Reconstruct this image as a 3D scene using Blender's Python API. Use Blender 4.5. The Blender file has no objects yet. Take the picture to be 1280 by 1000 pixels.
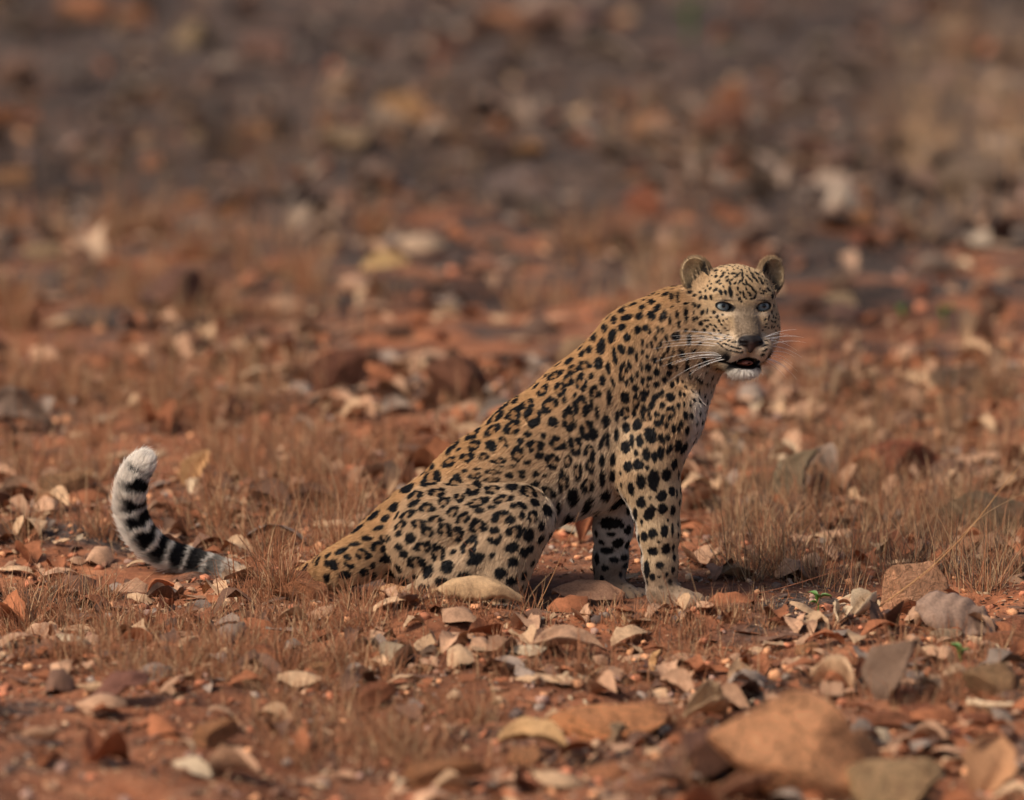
import bpy, bmesh, math, random
import numpy as np
from mathutils import Vector, Matrix, kdtree

# ------------------------------------------------------------------ camera, light, exposure
scene = bpy.context.scene
C = scene.collection
FPX = 7385.0            # focal length in pixels of the 1280-wide photograph (long lens)
S = 560.0               # pixels per metre where the leopard sits
BASE = 750.0            # picture row of the ground under the leopard's middle
ELEV = math.radians(10.0)
DIST = FPX / S
CAM = np.array([0.0, -DIST * math.cos(ELEV), DIST * math.sin(ELEV)])
PITCH = ELEV - math.atan((BASE - 500.0) / FPX)

cam_data = bpy.data.cameras.new('camera')
cam = bpy.data.objects.new('camera', cam_data)
C.objects.link(cam)
cam.location = CAM
cam.rotation_euler = (math.pi / 2 - PITCH, 0, 0)
cam_data.sensor_width = 36.0
cam_data.lens = 36.0 * FPX / 1280.0
cam_data.clip_start = 0.5
cam_data.clip_end = 2000.0
cam_data.dof.use_dof = True
cam_data.dof.focus_distance = DIST - 0.05
cam_data.dof.aperture_fstop = cam_data.lens / 1000.0 / 0.116     # lens opening about 0.12 m wide
scene.camera = cam

SUN_EL, SUN_AZ = math.radians(46), math.radians(-125)   # azimuth from +Y, clockwise: behind the camera's left shoulder
world = bpy.data.worlds.new('World')
scene.world = world
world.use_nodes = True
wn = world.node_tree
bg = wn.nodes['Background']
sky = wn.nodes.new('ShaderNodeTexSky')
sky.sky_type = 'NISHITA'
sky.sun_disc = False
sky.sun_elevation = SUN_EL
sky.sun_rotation = SUN_AZ
sky.air_density = 1.0
sky.dust_density = 4.0
wn.links.new(sky.outputs['Color'], bg.inputs['Color'])
bg.inputs['Strength'].default_value = 0.085

sun_data = bpy.data.lights.new('sun', 'SUN')
sun = bpy.data.objects.new('sun', sun_data)
C.objects.link(sun)
sun_data.energy = 2.85
sun_data.angle = math.radians(18.0)
sun_data.color = (1.0, 0.87, 0.72)
sd = Vector((math.sin(SUN_AZ) * math.cos(SUN_EL), math.cos(SUN_AZ) * math.cos(SUN_EL), math.sin(SUN_EL)))
sun.rotation_euler = sd.to_track_quat('Z', 'Y').to_euler()
sun.location = (-6, -6, 8)

scene.view_settings.view_transform = 'Standard'
scene.view_settings.look = 'None'
scene.view_settings.exposure = 0.42
scene.view_settings.gamma = 1.0
scene.view_settings.use_curve_mapping = False
scene.render.engine = 'CYCLES'
scene.cycles.use_denoising = True
scene.cycles.max_bounces = 5
scene.cycles.diffuse_bounces = 3
scene.cycles.glossy_bounces = 2
scene.cycles.transparent_max_bounces = 6
scene.cycles_curves.shape = 'RIBBONS'

# ------------------------------------------------------------------ helpers
rng = np.random.default_rng(7)
random.seed(7)
_cp, _sp = math.cos(PITCH), math.sin(PITCH)
_F = np.array([0, _cp, -_sp]); _U = np.array([0, _sp, _cp]); _R = np.array([1.0, 0, 0])

def ray(px, py):
    d = _F + _R * ((px - 640.0) / FPX) + _U * ((500.0 - py) / FPX)
    return d
def P(px, py, y=0.0):
    """point seen at a picture position, standing at depth y (metres behind the leopard's middle)"""
    d = ray(px, py); t = (y - CAM[1]) / d[1]
    return CAM + d * t
def G(px, py, z=0.0):
    """point on the ground seen at a picture position"""
    d = ray(px, py); t = (z - CAM[2]) / d[2]
    return CAM + d * t
def to_px(p):
    q = np.asarray(p, float) - CAM
    w = q @ _F
    return 640 + FPX * (q @ _R) / w, 500 - FPX * (q @ _U) / w

def _hash(ix, iy, iz, seed):
    h = (ix.astype(np.int64) * 374761393 + iy.astype(np.int64) * 668265263 + iz.astype(np.int64) * 2147483647 + seed * 1274126177) & 0xFFFFFFFF
    h = ((h ^ (h >> 13)) * 1274126177) & 0xFFFFFFFF
    h = h ^ (h >> 16)
    return (h & 0xFFFFFF).astype(np.float64) / 0xFFFFFF
def vnoise(p, seed=0):
    p = np.asarray(p, float)
    i = np.floor(p).astype(np.int64); f = p - i
    f = f * f * f * (f * (f * 6 - 15) + 10)
    x, y, z = i[..., 0], i[..., 1], i[..., 2]
    fx, fy, fz = f[..., 0], f[..., 1], f[..., 2]
    def c(a, b, d): return _hash(x + a, y + b, z + d, seed)
    x00 = c(0,0,0) * (1-fx) + c(1,0,0) * fx; x10 = c(0,1,0) * (1-fx) + c(1,1,0) * fx
    x01 = c(0,0,1) * (1-fx) + c(1,0,1) * fx; x11 = c(0,1,1) * (1-fx) + c(1,1,1) * fx
    y0 = x00 * (1-fy) + x10 * fy; y1 = x01 * (1-fy) + x11 * fy
    return (y0 * (1-fz) + y1 * fz) * 2 - 1
def fbm(p, octaves=4, seed=0):
    p = np.asarray(p, float); a = 1.0; s = 0.0
    for o in range(octaves):
        s = s + a * vnoise(p * (2.03 ** o), seed + o * 17); a *= 0.5
    return s
def sstep(a, b, x):
    t = np.clip((x - a) / (b - a), 0, 1); return t * t * (3 - 2 * t)
def unit(v):
    return v / np.maximum(np.linalg.norm(v, axis=-1, keepdims=True), 1e-9)
def srgb(r, g, b):
    def f(c):
        c /= 255.0
        return c / 12.92 if c <= 0.04045 else ((c + 0.055) / 1.055) ** 2.4
    return np.array([f(r), f(g), f(b)])

def tag(o, label=None, cat=None, group=None, kind=None):
    if label: o['label'] = label
    if cat: o['category'] = cat
    if group: o['group'] = group
    if kind: o['kind'] = kind
    return o
def link(name, data, mat=None, parent=None):
    o = bpy.data.objects.new(name, data); C.objects.link(o)
    if mat is not None and not data.materials: data.materials.append(mat)
    if parent is not None: o.parent = parent
    return o
def mesh_np(name, verts, faces, smooth=True, col=None):
    """verts (N,3); faces: array (M,k) or list of arrays; col: per-vertex rgb"""
    if not isinstance(faces, list): faces = [faces]
    faces = [np.asarray(f) for f in faces if len(f)]
    me = bpy.data.meshes.new(name)
    me.vertices.add(len(verts)); me.vertices.foreach_set('co', np.asarray(verts, np.float32).ravel())
    lv = np.concatenate([f.ravel() for f in faces]).astype(np.int32)
    tot = np.concatenate([np.full(len(f), f.shape[1]) for f in faces]).astype(np.int32)
    st = np.concatenate([[0], np.cumsum(tot)[:-1]]).astype(np.int32)
    me.loops.add(len(lv)); me.loops.foreach_set('vertex_index', lv)
    me.polygons.add(len(tot)); me.polygons.foreach_set('loop_start', st)
    me.polygons.foreach_set('use_smooth', np.full(len(tot), smooth))
    me.update(calc_edges=True)
    if col is not None:
        a = me.attributes.new('tint', 'FLOAT_COLOR', 'POINT')
        a.data.foreach_set('color', np.concatenate([col, np.ones((len(col), 1))], 1).astype(np.float32).ravel())
    return me

class NT:
    """small node-tree builder"""
    def __init__(self, name):
        self.m = bpy.data.materials.new(name); self.m.use_nodes = True
        self.t = self.m.node_tree; self.b = self.t.nodes['Principled BSDF']
    def n(self, typ, **kw):
        nd = self.t.nodes.new(typ)
        for k, v in kw.items():
            if k in nd.inputs: nd.inputs[k].default_value = v
            else: setattr(nd, k, v)
        return nd
    def l(self, a, b): self.t.links.new(a, b)
    def ramp(self, fac, stops, interp='LINEAR'):
        r = self.n('ShaderNodeValToRGB'); r.color_ramp.interpolation = interp
        e = r.color_ramp.elements
        while len(e) < len(stops): e.new(0.5)
        for el, (pos, c) in zip(e, stops):
            el.position = pos; el.color = (*c, 1) if len(c) == 3 else c
        self.l(fac, r.inputs['Fac']); return r.outputs['Color']
    def mix(self, fac, a, b, mode='MIX'):
        m = self.n('ShaderNodeMix', data_type='RGBA', blend_type=mode)
        for idx, v in ((0, fac), (6, a), (7, b)):
            if isinstance(v, bpy.types.NodeSocket): self.l(v, m.inputs[idx])
            elif idx == 0: m.inputs[0].default_value = v
            else: m.inputs[idx].default_value = (*v, 1)
        return m.outputs[2]
    def noise(self, scale, detail=5, rough=0.6, vec=None):
        nd = self.n('ShaderNodeTexNoise', Scale=scale, Detail=detail, Roughness=rough)
        if vec is not None: self.l(vec, nd.inputs['Vector'])
        return nd.outputs['Fac']
    def bump(self, h, strength=0.5, dist=0.01):
        b = self.n('ShaderNodeBump', Strength=strength, Distance=dist)
        self.l(h, b.inputs['Height']); self.l(b.outputs['Normal'], self.b.inputs['Normal'])
    def out(self, col=None, rough=0.8, spec=0.3):
        if col is not None: self.l(col, self.b.inputs['Base Color'])
        self.b.inputs['Roughness'].default_value = rough
        self.b.inputs['Specular IOR Level'].default_value = spec
        return self.m
# ================================================================== the ground: red earth, burnt behind, uneven
def gh(x, y):
    x = np.asarray(x, float); y = np.asarray(y, float)
    p = np.stack([x, y, np.zeros_like(x)], -1)
    h = 0.030 * vnoise(p * 0.9, 40) + 0.020 * vnoise(p * 2.7, 41) + 0.010 * vnoise(p * 7.0, 42)
    flat = np.exp(-((x - 0.05) / 0.62) ** 4 - ((y + 0.0) / 0.40) ** 4)
    h = h * (1 - 0.9 * flat)
    h = h + 0.050 * np.exp(-((x - (-0.20)) / 0.24) ** 2 - ((y + 0.33) / 0.13) ** 2)      # low swell before the haunch
    h = h + 0.018 * np.exp(-((x - 0.30) / 0.25) ** 2 - ((y + 0.36) / 0.12) ** 2)
    h = h + 0.050 * np.exp(-((x + 0.52) / 0.13) ** 4 - ((y - 0.03) / 0.09) ** 2)        # hump that hides part of the tail
    h = h - 0.065 * np.exp(-((x + 0.545) / 0.10) ** 4 - ((y - 0.25) / 0.13) ** 4)       # the hollow the tail dips into
    return h
def grow_axis(lo, hi, flo, fhi, step, ratio):
    a = list(np.arange(flo, fhi + step, step)); s = step
    while a[-1] < hi: s *= ratio; a.append(a[-1] + s)
    s = step; b = []
    c = flo
    while c > lo: s *= ratio; c -= s; b.append(c)
    return np.array(b[::-1] + a)
ax_ = grow_axis(-180, 180, -1.5, 1.5, 0.026, 1.035)
ay_ = grow_axis(-25, 420, -2.6, 2.2, 0.026, 1.028)
XX, YY = np.meshgrid(ax_, ay_, indexing='ij')
fine = np.stack([XX, YY, 0 * XX], -1)
near_w = np.exp(-(np.maximum(np.abs(XX) - 2, 0) / 2) ** 2 - (np.maximum(np.abs(YY) - 4, 0) / 5) ** 2)
ZZ = gh(XX, YY) + near_w * (0.0045 * vnoise(fine * 22, 43) + 0.003 * np.abs(vnoise(fine * 41, 44)))
nX, nY = XX.shape
ii, jj = np.meshgrid(np.arange(nX - 1), np.arange(nY - 1), indexing='ij')
q0 = (ii * nY + jj).ravel()
gme = mesh_np('ground', np.stack([XX, YY, ZZ], -1).reshape(-1, 3), np.stack([q0, q0 + nY, q0 + nY + 1, q0 + 1], 1))
k = NT('red_earth')
geo = k.n('ShaderNodeNewGeometry'); pos = geo.outputs['Position']
n1 = k.noise(1.1, 4, 0.6, pos); n2 = k.noise(9, 6, 0.65, pos); n3 = k.noise(60, 5, 0.7, pos); n4 = k.noise(2.3, 5, 0.6, pos)
base = k.ramp(n2, [(0.30, (0.167, 0.062, 0.033)), (0.48, (0.326, 0.127, 0.064)), (0.62, (0.433, 0.186, 0.095)), (0.75, (0.473, 0.254, 0.155))])
base = k.mix(k.ramp(n3, [(0.38, (0, 0, 0)), (0.62, (1, 1, 1))]), k.mix(0.45, base, (0.10, 0.046, 0.03)), base)
# ash and charcoal left by a ground fire: near patches double as painted shade under stones and litter; nearly everywhere farther back
sy = k.n('ShaderNodeSeparateXYZ'); k.l(pos, sy.inputs[0])
mr = k.n('ShaderNodeMapRange'); mr.inputs['From Min'].default_value = 3.0; mr.inputs['From Max'].default_value = 9.0; mr.inputs['To Min'].default_value = -0.02; mr.inputs['To Max'].default_value = 0.20
k.l(sy.outputs[1], mr.inputs['Value'])
ad = k.n('ShaderNodeMath', operation='ADD'); k.l(n4, ad.inputs[0]); k.l(mr.outputs[0], ad.inputs[1])
ash = k.ramp(ad.outputs[0], [(0.50, (0, 0, 0)), (0.61, (0.92, 0.92, 0.92))])
ashc = k.ramp(n3, [(0.35, (0.021, 0.019, 0.018)), (0.55, (0.075, 0.062, 0.055)), (0.72, (0.260, 0.203, 0.166))])
base = k.mix(ash, base, ashc)
lowf = k.ramp(k.noise(1.5, 3, 0.55, pos), [(0.36, (0.45, 0.44, 0.45)), (0.52, (1.0, 1.0, 1.0)), (0.66, (1.4, 1.32, 1.22))])
base = k.mix(1.0, base, lowf, 'MULTIPLY')
hb = k.n('ShaderNodeMath', operation='ADD'); k.l(n3, hb.inputs[0]); k.l(n2, hb.inputs[1])
k.bump(hb.outputs[0], 0.9, 0.012)
MGROUND = k.out(base, 0.95, 0.1)
ground = link('ground', gme, MGROUND); tag(ground, 'red earth with burnt dark patches under leaf litter', kind='structure')
# ================================================================== the leopard
# the body is one continuous surface grown from blended bones and muscles; sizes below are in photo pixels (S px = 1 m)
HY = -0.10                                   # depth of the eyes
PSI = math.radians(14)
H0 = P(929.5, 382, HY)
hF = _R * math.sin(PSI) - _F * math.cos(PSI)
hR = _R * math.cos(PSI) + _F * math.sin(PSI)
hU = _U.copy()
def H(f, r, u): return H0 + (hF * f + hR * r + hU * u) / S
def Bp(px, py, ycm): return P(px, py, ycm / 100.0)

PR = []     # primitives
def cone(a, b, ra, rb, k=14, region='torso', flow=None, squash=None, op='u', grow=True):
    a = np.asarray(a); b = np.asarray(b)
    PR.append(dict(t='c', a=a, b=b, ra=ra / S, rb=rb / S, k=k / S, region=region, flow=unit(b - a) if flow is None else unit(np.asarray(flow, float)), squash=squash, op=op))
def ell(c, r, axes=None, k=10, region='head', flow=(0, 0, -1), op='u'):
    c = np.asarray(c); A = np.eye(3) if axes is None else np.array(axes)
    PR.append(dict(t='e', c=c, r=np.array(r) / S, A=A, k=k / S, region=region, flow=unit(np.asarray(flow, float)), op=op))
def chain(pts, k=14, region='torso', squash=None, flow=None):
    for (p, r), (q, s) in zip(pts[:-1], pts[1:]): cone(p, q, r, s, k, region, flow, squash)
Yv = np.array([0, 1.0, 0])

# trunk, withers to rump
chain([(Bp(792, 448, 0), 58), (Bp(732, 516, 0), 66), (Bp(672, 562, 0), 66), (Bp(606, 613, 0), 66), (Bp(548, 657, 0), 64)], 18, 'torso', (Yv, 0.92), flow=(-0.80, 0, -0.60))
chain([(Bp(690, 585, 0), 58), (Bp(735, 570, 0), 66), (Bp(785, 545, 0), 62), (Bp(830, 515, 0), 42)], 22, 'torso', (Yv, 0.92), flow=(-0.45, 0, -0.9))
chain([(Bp(620, 630, 0), 58), (Bp(690, 598, 0), 54)], 22, 'torso', (Yv, 0.9), flow=(-0.45, 0, -0.9))
# breast and neck
chain([(Bp(868, 440, -2), 40), (Bp(849, 482, -1), 38), (Bp(836, 520, 0), 39), (Bp(826, 556, 0), 30)], 18, 'breast', flow=(-0.2, 0, -1))
chain([(H(-55, 0, -18), 50), (Bp(850, 416, -1), 54), (Bp(808, 430, 0), 54)], 20, 'neck', flow=(-0.75, 0, -0.65))
# shoulder blades and upper arms (near, far)
for s in (-1, 1):
    ell(Bp(800, 468, 0) + Yv * s * 0.075, (38, 26, 72), [(1, 0, 0.25), (0, 1, 0), (-0.25, 0, 1)], 8, 'shoulder', (-0.35, 0, -0.93))
    cone(Bp(838, 512, 0) + Yv * s * 0.075, Bp(806, 580, 0) + Yv * s * 0.085, 42, 38, 9, 'shoulder', (-0.3, 0, -0.95))
# forelegs
near = [(Bp(812, 585, -9), 37), (Bp(818, 622, -9.5), 32), (Bp(823, 665, -10), 25.5), (Bp(825, 705, -10), 21), (Bp(827, 735, -10.5), 20.5)]
far = [(Bp(782, 580, 8), 34), (Bp(770, 620, 8), 28), (Bp(766, 660, 8), 24), (Bp(763, 700, 8), 21), (Bp(762, 728, 7), 20.5)]
chain(near, 14, 'foreleg'); chain(far, 14, 'foreleg')
cone(Bp(806, 560, -8), Bp(800, 600, -9), 36, 26, 16, 'foreleg', (0.1, 0, -1))
def paw(heel, toe_c, spread, n=4):
    d = unit((toe_c - heel) * np.array([1, 1, 0])); side = np.array([-d[1], d[0], 0])
    cone(heel, toe_c - d * 0.012, 19, 18, 10, 'paw', d)
    for i in range(n):
        t = (i - (n - 1) / 2)
        c = toe_c + side * t * spread + d * (0.008 - 0.005 * abs(t))
        ell(c + np.array([0, 0, -0.002]), (16, 9.8, 13.5), [d, side, (0, 0, 1)], 1.6, 'paw', d)
paw(P(828, 744, -0.105), P(862, 753, -0.13), 0.021)
paw(P(764, 738, 0.07), P(787, 746, 0.02), 0.020)
# haunches
for s in (-1, 1):
    o = Yv * s
    cone(Bp(552, 650, 0) + o * 0.075, Bp(648, 632, 0) + o * 0.135, 57, 40, 3, 'haunch', (-0.8, 0, -0.5))
    cone(Bp(655, 636, 0) + o * 0.135, Bp(570, 704, 0) + o * 0.155, 40, 31, 5, 'shank', (-0.6, 0, -0.8))
    cone(Bp(648, 642, 0) + o * 0.135, Bp(622, 706, 0) + o * 0.15, 42, 38, 6, 'shank', (-0.4, 0, -0.9))
    cone(Bp(570, 704, 0) + o * 0.15, Bp(522, 730, 0) + o * 0.15, 30, 17, 8, 'shank', (-0.6, 0, -0.8))
    cone(Bp(520, 735, 0) + o * 0.15, Bp(625, 742, 0) + o * 0.175, 17, 17, 8, 'paw', (1, 0, 0))
    for i in range(4):
        ell(Bp(636, 745, 0) + o * 0.175 + Yv * (i - 1.5) * 0.020, (15, 9.5, 11), None, 3, 'paw', (1, 0, 0))
    cone(Bp(540, 676, 0) + o * 0.065, Bp(600, 702, 0) + o * 0.105, 60, 44, 6, 'haunch', (-0.6, 0, -0.75))
cone(Bp(530, 672, 0), Bp(520, 700, 0), 58, 48, 14, 'haunch', (-0.6, 0, -0.75))
# tail
TAIL = [(520, 655, 0, 48), (484, 678, -3, 39), (452, 697, -6, 31), (424, 709, -4, 27), (402, 719, 6, 23), (365, 733, 18, 19), (322, 732, 28, 17), (282, 714, 33, 16), (235, 700, 34, 15.5),
        (203, 691, 34, 16), (176, 668, 33, 17), (163, 638, 33, 17), (163, 611, 32, 16.5), (170, 590, 32, 15), (180, 576, 32, 12)]
def catmull(a, m):
    a = np.array(a, float); a = np.concatenate([[2 * a[0] - a[1]], a, [2 * a[-1] - a[-2]]]); out = []
    for i in range(1, len(a) - 2):
        for t in np.linspace(0, 1, m, endpoint=False):
            out.append(0.5 * (2 * a[i] + (a[i + 1] - a[i - 1]) * t + (2 * a[i - 1] - 5 * a[i] + 4 * a[i + 1] - a[i + 2]) * t * t + (3 * a[i] - a[i - 1] - 3 * a[i + 1] + a[i + 2]) * t ** 3))
    out.append(a[-2]); return np.array(out)
TAILC = catmull(TAIL, 4)
TP = [Bp(*t[:3]) for t in TAILC[::4]]
chain([(Bp(*t[:3]), t[3]) for t in TAILC], 5, 'tail')

# head, in face coordinates (forward, side, up from the point between the eyes)
Hx = [hF, hR, hU]
ell(H(-48, 0, 9), (56, 50, 43), Hx, 10, 'head')
ell(H(-20, 0, 20), (26, 36, 25), Hx, 14, 'head')
for s in (-1, 1):
    ell(H(-40, s * 29, -24), (36, 27, 37), Hx, 16, 'head')
    ell(H(-36, s * 27, -42), (24, 16, 20), Hx, 14, 'head')
    ell(H(-12, s * 25, 12), (13, 15, 8), Hx, 10, 'head')               # brow
    ell(H(-9, s * 22, -22), (20, 13, 17), Hx, 14, 'head')              # cheek bone below the eye
    cone(H(-50, s * 26, -52), H(0, s * 6, -76), 17, 12, 10, 'jaw')
cone(H(-14, 0, 6), H(17, 0, -36), 16.5, 16.5, 12, 'muzzle')
for s in (-1, 1):
    ell(H(-9.5, s * 25.5, 0), (14, 14, 13), Hx, 4, 'head')             # lids over the eyeball
    ell(H(12, s * 14.5, -53), (22, 17, 15.0), Hx, 7, 'muzzle')         # whisker pads
    cone(H(6, s * 15, -52), H(-18, s * 30, -46), 15, 14, 12, 'muzzle')
ell(H(22, 0, -42), (15, 13, 12), Hx, 7, 'muzzle')
ell(H(31.5, 0, -42.5), (6, 14.5, 4.2), Hx, 2.5, 'nose')
for s in (-1, 1): ell(H(31, s * 9, -45), (6, 6, 4.2), Hx, 2.5, 'nose')
cone(H(32.5, 0, -46), H(29.5, 0, -56), 5.5, 2.6, 3, 'nose')
ell(H(3, 0, -78.5), (17, 15.5, 8.2), Hx, 7, 'chin', (0, 0, -1))
# carve: mouth, lip line, philtrum, nostrils, eye slits
ell(H(14, 0, -70.5), (24, 14.5, 6.5), Hx, 3, 'mouth', op='s')
for s in (-1, 1):
    cone(H(20, s * 9, -70), H(-24, s * 27, -66), 4.5, 2.2, 3, 'mouth', op='s')
cone(H(37, 0, -57), H(32, 0, -68), 1.8, 2.0, 2, 'mouth', op='s')
for s in (-1, 1):
    cone(H(37.5, s * 6.5, -47.5), H(33, s * 12.5, -45.0), 2.0, 1.6, 1.5, 'mouth', op='s')
    ell(H(4, s * 25.0, -1.5), (17, 10.2, 4.5), [hF, unit(hR + s * hU * 0.24), unit(hU - s * hR * 0.24)], 1.4, 'eyeslit', op='s')
# ears: cups
EAR = {}
for s in (-1, 1):
    ef = unit(hF * 0.90 + hR * s * 0.42 + hU * 0.05); eu = unit(hU * 0.93 + hR * s * 0.36); eu = unit(eu - ef * (eu @ ef)); ew = np.cross(ef, eu)
    c = H(-44, s * 47, 38)
    EAR[s] = (c, ef, eu, ew)
    ell(c, (12, 20, 25), [ef, ew, eu], 7, 'ear', eu)
    cone(H(-48, s * 36, 22), H(-46, s * 46, 34), 18, 14, 8, 'head')
    ell(c + (ef * 12 + eu * 1.0) / S, (15, 18.2, 22.6), [ef, ew, eu], 1.6, 'earhole', op='s')

def sd(pr, p):
    T_ = p.dtype
    if pr['t'] == 'c':
        q = p - pr['a'].astype(T_); ba = (pr['b'] - pr['a']).astype(T_); sc = 1.0
        if pr['squash'] is not None:
            w, s = pr['squash']; w = w.astype(T_)
            q = q + w * ((q @ w)[..., None] * (1 / s - 1)); ba = ba + w * ((ba @ w) * (1 / s - 1)); sc = s
        h = np.clip((q @ ba) / (ba @ ba), 0, 1)
        return (np.linalg.norm(q - h[..., None] * ba, axis=-1) - (pr['ra'] + (pr['rb'] - pr['ra']) * h)) * sc
    q = (p - pr['c'].astype(T_)) @ pr['A'].T.astype(T_); rr = pr['r'].astype(T_)
    k0 = np.linalg.norm(q / rr, axis=-1); k1 = np.linalg.norm(q / rr ** 2, axis=-1)
    return k0 * (k0 - 1.0) / np.maximum(k1, 1e-6)
for pr in PR:
    if pr['t'] == 'e': pr['A'] = np.array([unit(np.asarray(r, float)) for r in pr['A']])

def axis(lo, hi, flo, fhi, coarse, fine):
    a = np.arange(lo, flo, coarse); b = np.arange(flo, fhi, fine); c = np.arange(fhi, hi, coarse)
    return np.concatenate([a, b, c]).astype(np.float32)
hc = H(-25, 0, -15)
gx = axis(-0.95, 0.70, hc[0] - 0.135, hc[0] + 0.135, 0.0045, 0.0017)
gy = axis(-0.30, 0.45, hc[1] - 0.13, hc[1] + 0.12, 0.0045, 0.0017)
gz = axis(-0.06, 0.86, hc[2] - 0.16, hc[2] + 0.17, 0.0045, 0.0017)
FLD = np.full((len(gx), len(gy), len(gz)), 0.05, np.float32)
SHRINK = 0.0035
for pr in PR:
    if pr['t'] == 'c':
        m = max(pr['ra'], pr['rb']); lo = np.minimum(pr['a'], pr['b']) - m; hi = np.maximum(pr['a'], pr['b']) + m
    else:
        m = pr['r'].max(); lo = pr['c'] - m; hi = pr['c'] + m
    mg = pr['k'] + 0.012
    ix, iy, iz = [slice(max(np.searchsorted(g, l - mg) - 1, 0), np.searchsorted(g, h_ + mg) + 1) for g, l, h_ in zip((gx, gy, gz), lo, hi)]
    pts = np.stack(np.meshgrid(gx[ix], gy[iy], gz[iz], indexing='ij'), -1)
    d = sd(pr, pts).astype(np.float32)
    if pr['region'] not in ('nose', 'eyeslit', 'mouth', 'earhole', 'ear') and pr['op'] == 'u': d = d + (0.0015 if pr['region'] in ('head', 'muzzle', 'jaw', 'chin') else SHRINK)
    a = FLD[ix, iy, iz]; k = pr['k']
    if pr['op'] == 'u':
        h_ = np.maximum(k - np.abs(a - d), 0) / k
        FLD[ix, iy, iz] = np.minimum(a, d) - h_ * h_ * k * 0.25
    else:
        d = -d; h_ = np.maximum(k - np.abs(a - d), 0) / k
        FLD[ix, iy, iz] = np.maximum(a, d) + h_ * h_ * k * 0.25

def surface_nets(D, gx, gy, gz):
    neg = D < 0
    nx, ny, nz = D.shape
    cnt = np.zeros((nx - 1, ny - 1, nz - 1), np.int8)
    for a in (0, 1):
        for b in (0, 1):
            for c in (0, 1): cnt += neg[a:nx - 1 + a, b:ny - 1 + b, c:nz - 1 + c]
    act = (cnt > 0) & (cnt < 8)
    ci = np.argwhere(act)
    idx = np.full(act.shape, -1, np.int32); idx[act] = np.arange(len(ci))
    acc = np.zeros((len(ci), 3)); n = np.zeros(len(ci))
    corners = [(a, b, c) for a in (0, 1) for b in (0, 1) for c in (0, 1)]
    val = {c: D[ci[:, 0] + c[0], ci[:, 1] + c[1], ci[:, 2] + c[2]] for c in corners}
    for c1 in corners:
        for ax in range(3):
            if c1[ax]: continue
            c2 = list(c1); c2[ax] = 1; c2 = tuple(c2)
            v1, v2 = val[c1], val[c2]; x = (v1 < 0) != (v2 < 0)
            t = np.where(x, v1 / np.where(x, v1 - v2, 1), 0)
            p = np.tile(np.array(c1, float), (len(ci), 1)); p[:, ax] += t
            acc += p * x[:, None]; n += x
    fi = ci + acc / n[:, None]
    V = np.stack([np.interp(fi[:, i], np.arange(len(g)), g) for i, g in enumerate((gx, gy, gz))], 1)
    quads = []
    for ax in range(3):
        s1 = [slice(1, -1)] * 3; s2 = [slice(1, -1)] * 3
        s1[ax] = slice(0, D.shape[ax] - 1); s2[ax] = slice(1, D.shape[ax])
        A, B = neg[tuple(s1)], neg[tuple(s2)]
        e = np.argwhere(A != B); flip = A[A != B]
        off = np.ones(3, int); off[ax] = 0
        e = e + off
        u, v = [(1, 2), (2, 0), (0, 1)][ax]
        def cell(du, dv):
            q = e.copy(); q[:, u] -= du; q[:, v] -= dv
            return idx[q[:, 0], q[:, 1], q[:, 2]]
        q = np.stack([cell(1, 1), cell(0, 1), cell(0, 0), cell(1, 0)], 1)
        q[~flip] = q[~flip][:, ::-1]
        quads.append(q)
    return V, np.concatenate(quads)
BV, BQ = surface_nets(FLD, gx, gy, gz)
del FLD
# keep the largest connected piece only, light smoothing
def vnormals(V, Q):
    n = np.cross(V[Q[:, 2]] - V[Q[:, 0]], V[Q[:, 3]] - V[Q[:, 1]])
    N = np.zeros_like(V)
    for i in range(4):
        for a in range(3): N[:, a] += np.bincount(Q[:, i], n[:, a], len(V))
    return unit(N)
def relax(V, Q, it, w=0.5):
    for _ in range(it):
        s = np.zeros_like(V); c = np.zeros(len(V))
        for i in range(4):
            j = (i + 1) % 4
            for a in range(3):
                s[:, a] += np.bincount(Q[:, i], V[Q[:, j], a], len(V)) + np.bincount(Q[:, j], V[Q[:, i], a], len(V))
            c += np.bincount(Q[:, i], minlength=len(V)) + np.bincount(Q[:, j], minlength=len(V))
        V = V + w * (s / np.maximum(c, 1)[:, None] - V)
    return V
hd = np.linalg.norm(BV - H(-25, 0, -15), axis=1) < 0.16
BV2 = relax(BV, BQ, 3); BV3 = relax(BV, BQ, 1, 0.4)
BV = np.where(hd[:, None], BV3, BV2)
BN = vnormals(BV, BQ)

# ------------------------------------------------------------------ coat: where each kind of fur grows, which way it lies
REG = ['torso', 'breast', 'neck', 'shoulder', 'foreleg', 'haunch', 'shank', 'paw', 'tail', 'head', 'muzzle', 'jaw', 'chin', 'nose', 'ear']
def regions(p):
    W = {r: np.zeros(len(p)) for r in REG}; fl = np.zeros((len(p), 3)); tot = np.zeros(len(p))
    for pr in PR:
        if pr['op'] != 'u': continue
        d = sd(pr, p)
        w = np.exp(-np.clip(d + 0.004, 0, 1) / 0.007)
        W[pr['region']] = W[pr['region']] + w; fl += w[:, None] * pr['flow']; tot += w
    for r in REG: W[r] = W[r] / np.maximum(tot, 1e-9)
    return W, fl / np.maximum(tot, 1e-9)[:, None]
def facec(p):
    q = (p - H0) * S
    return q @ hF, q @ hR, q @ hU
def carve(name, p):
    return np.min([sd(pr, p) for pr in PR if pr['region'] == name], axis=0) * S     # px, <0 inside the cut
def flow_at(p, n, W, fl):
    hw = np.clip(W['head'] + W['muzzle'] + W['jaw'] + W['chin'] + W['nose'], 0, 1)[:, None]
    f = unit(p - H(40, 0, -40)) + np.array([0, 0, -0.15])
    v = fl * (1 - hw) + f * hw
    v = v - n * np.sum(v * n, 1)[:, None]
    return unit(v)

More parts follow.
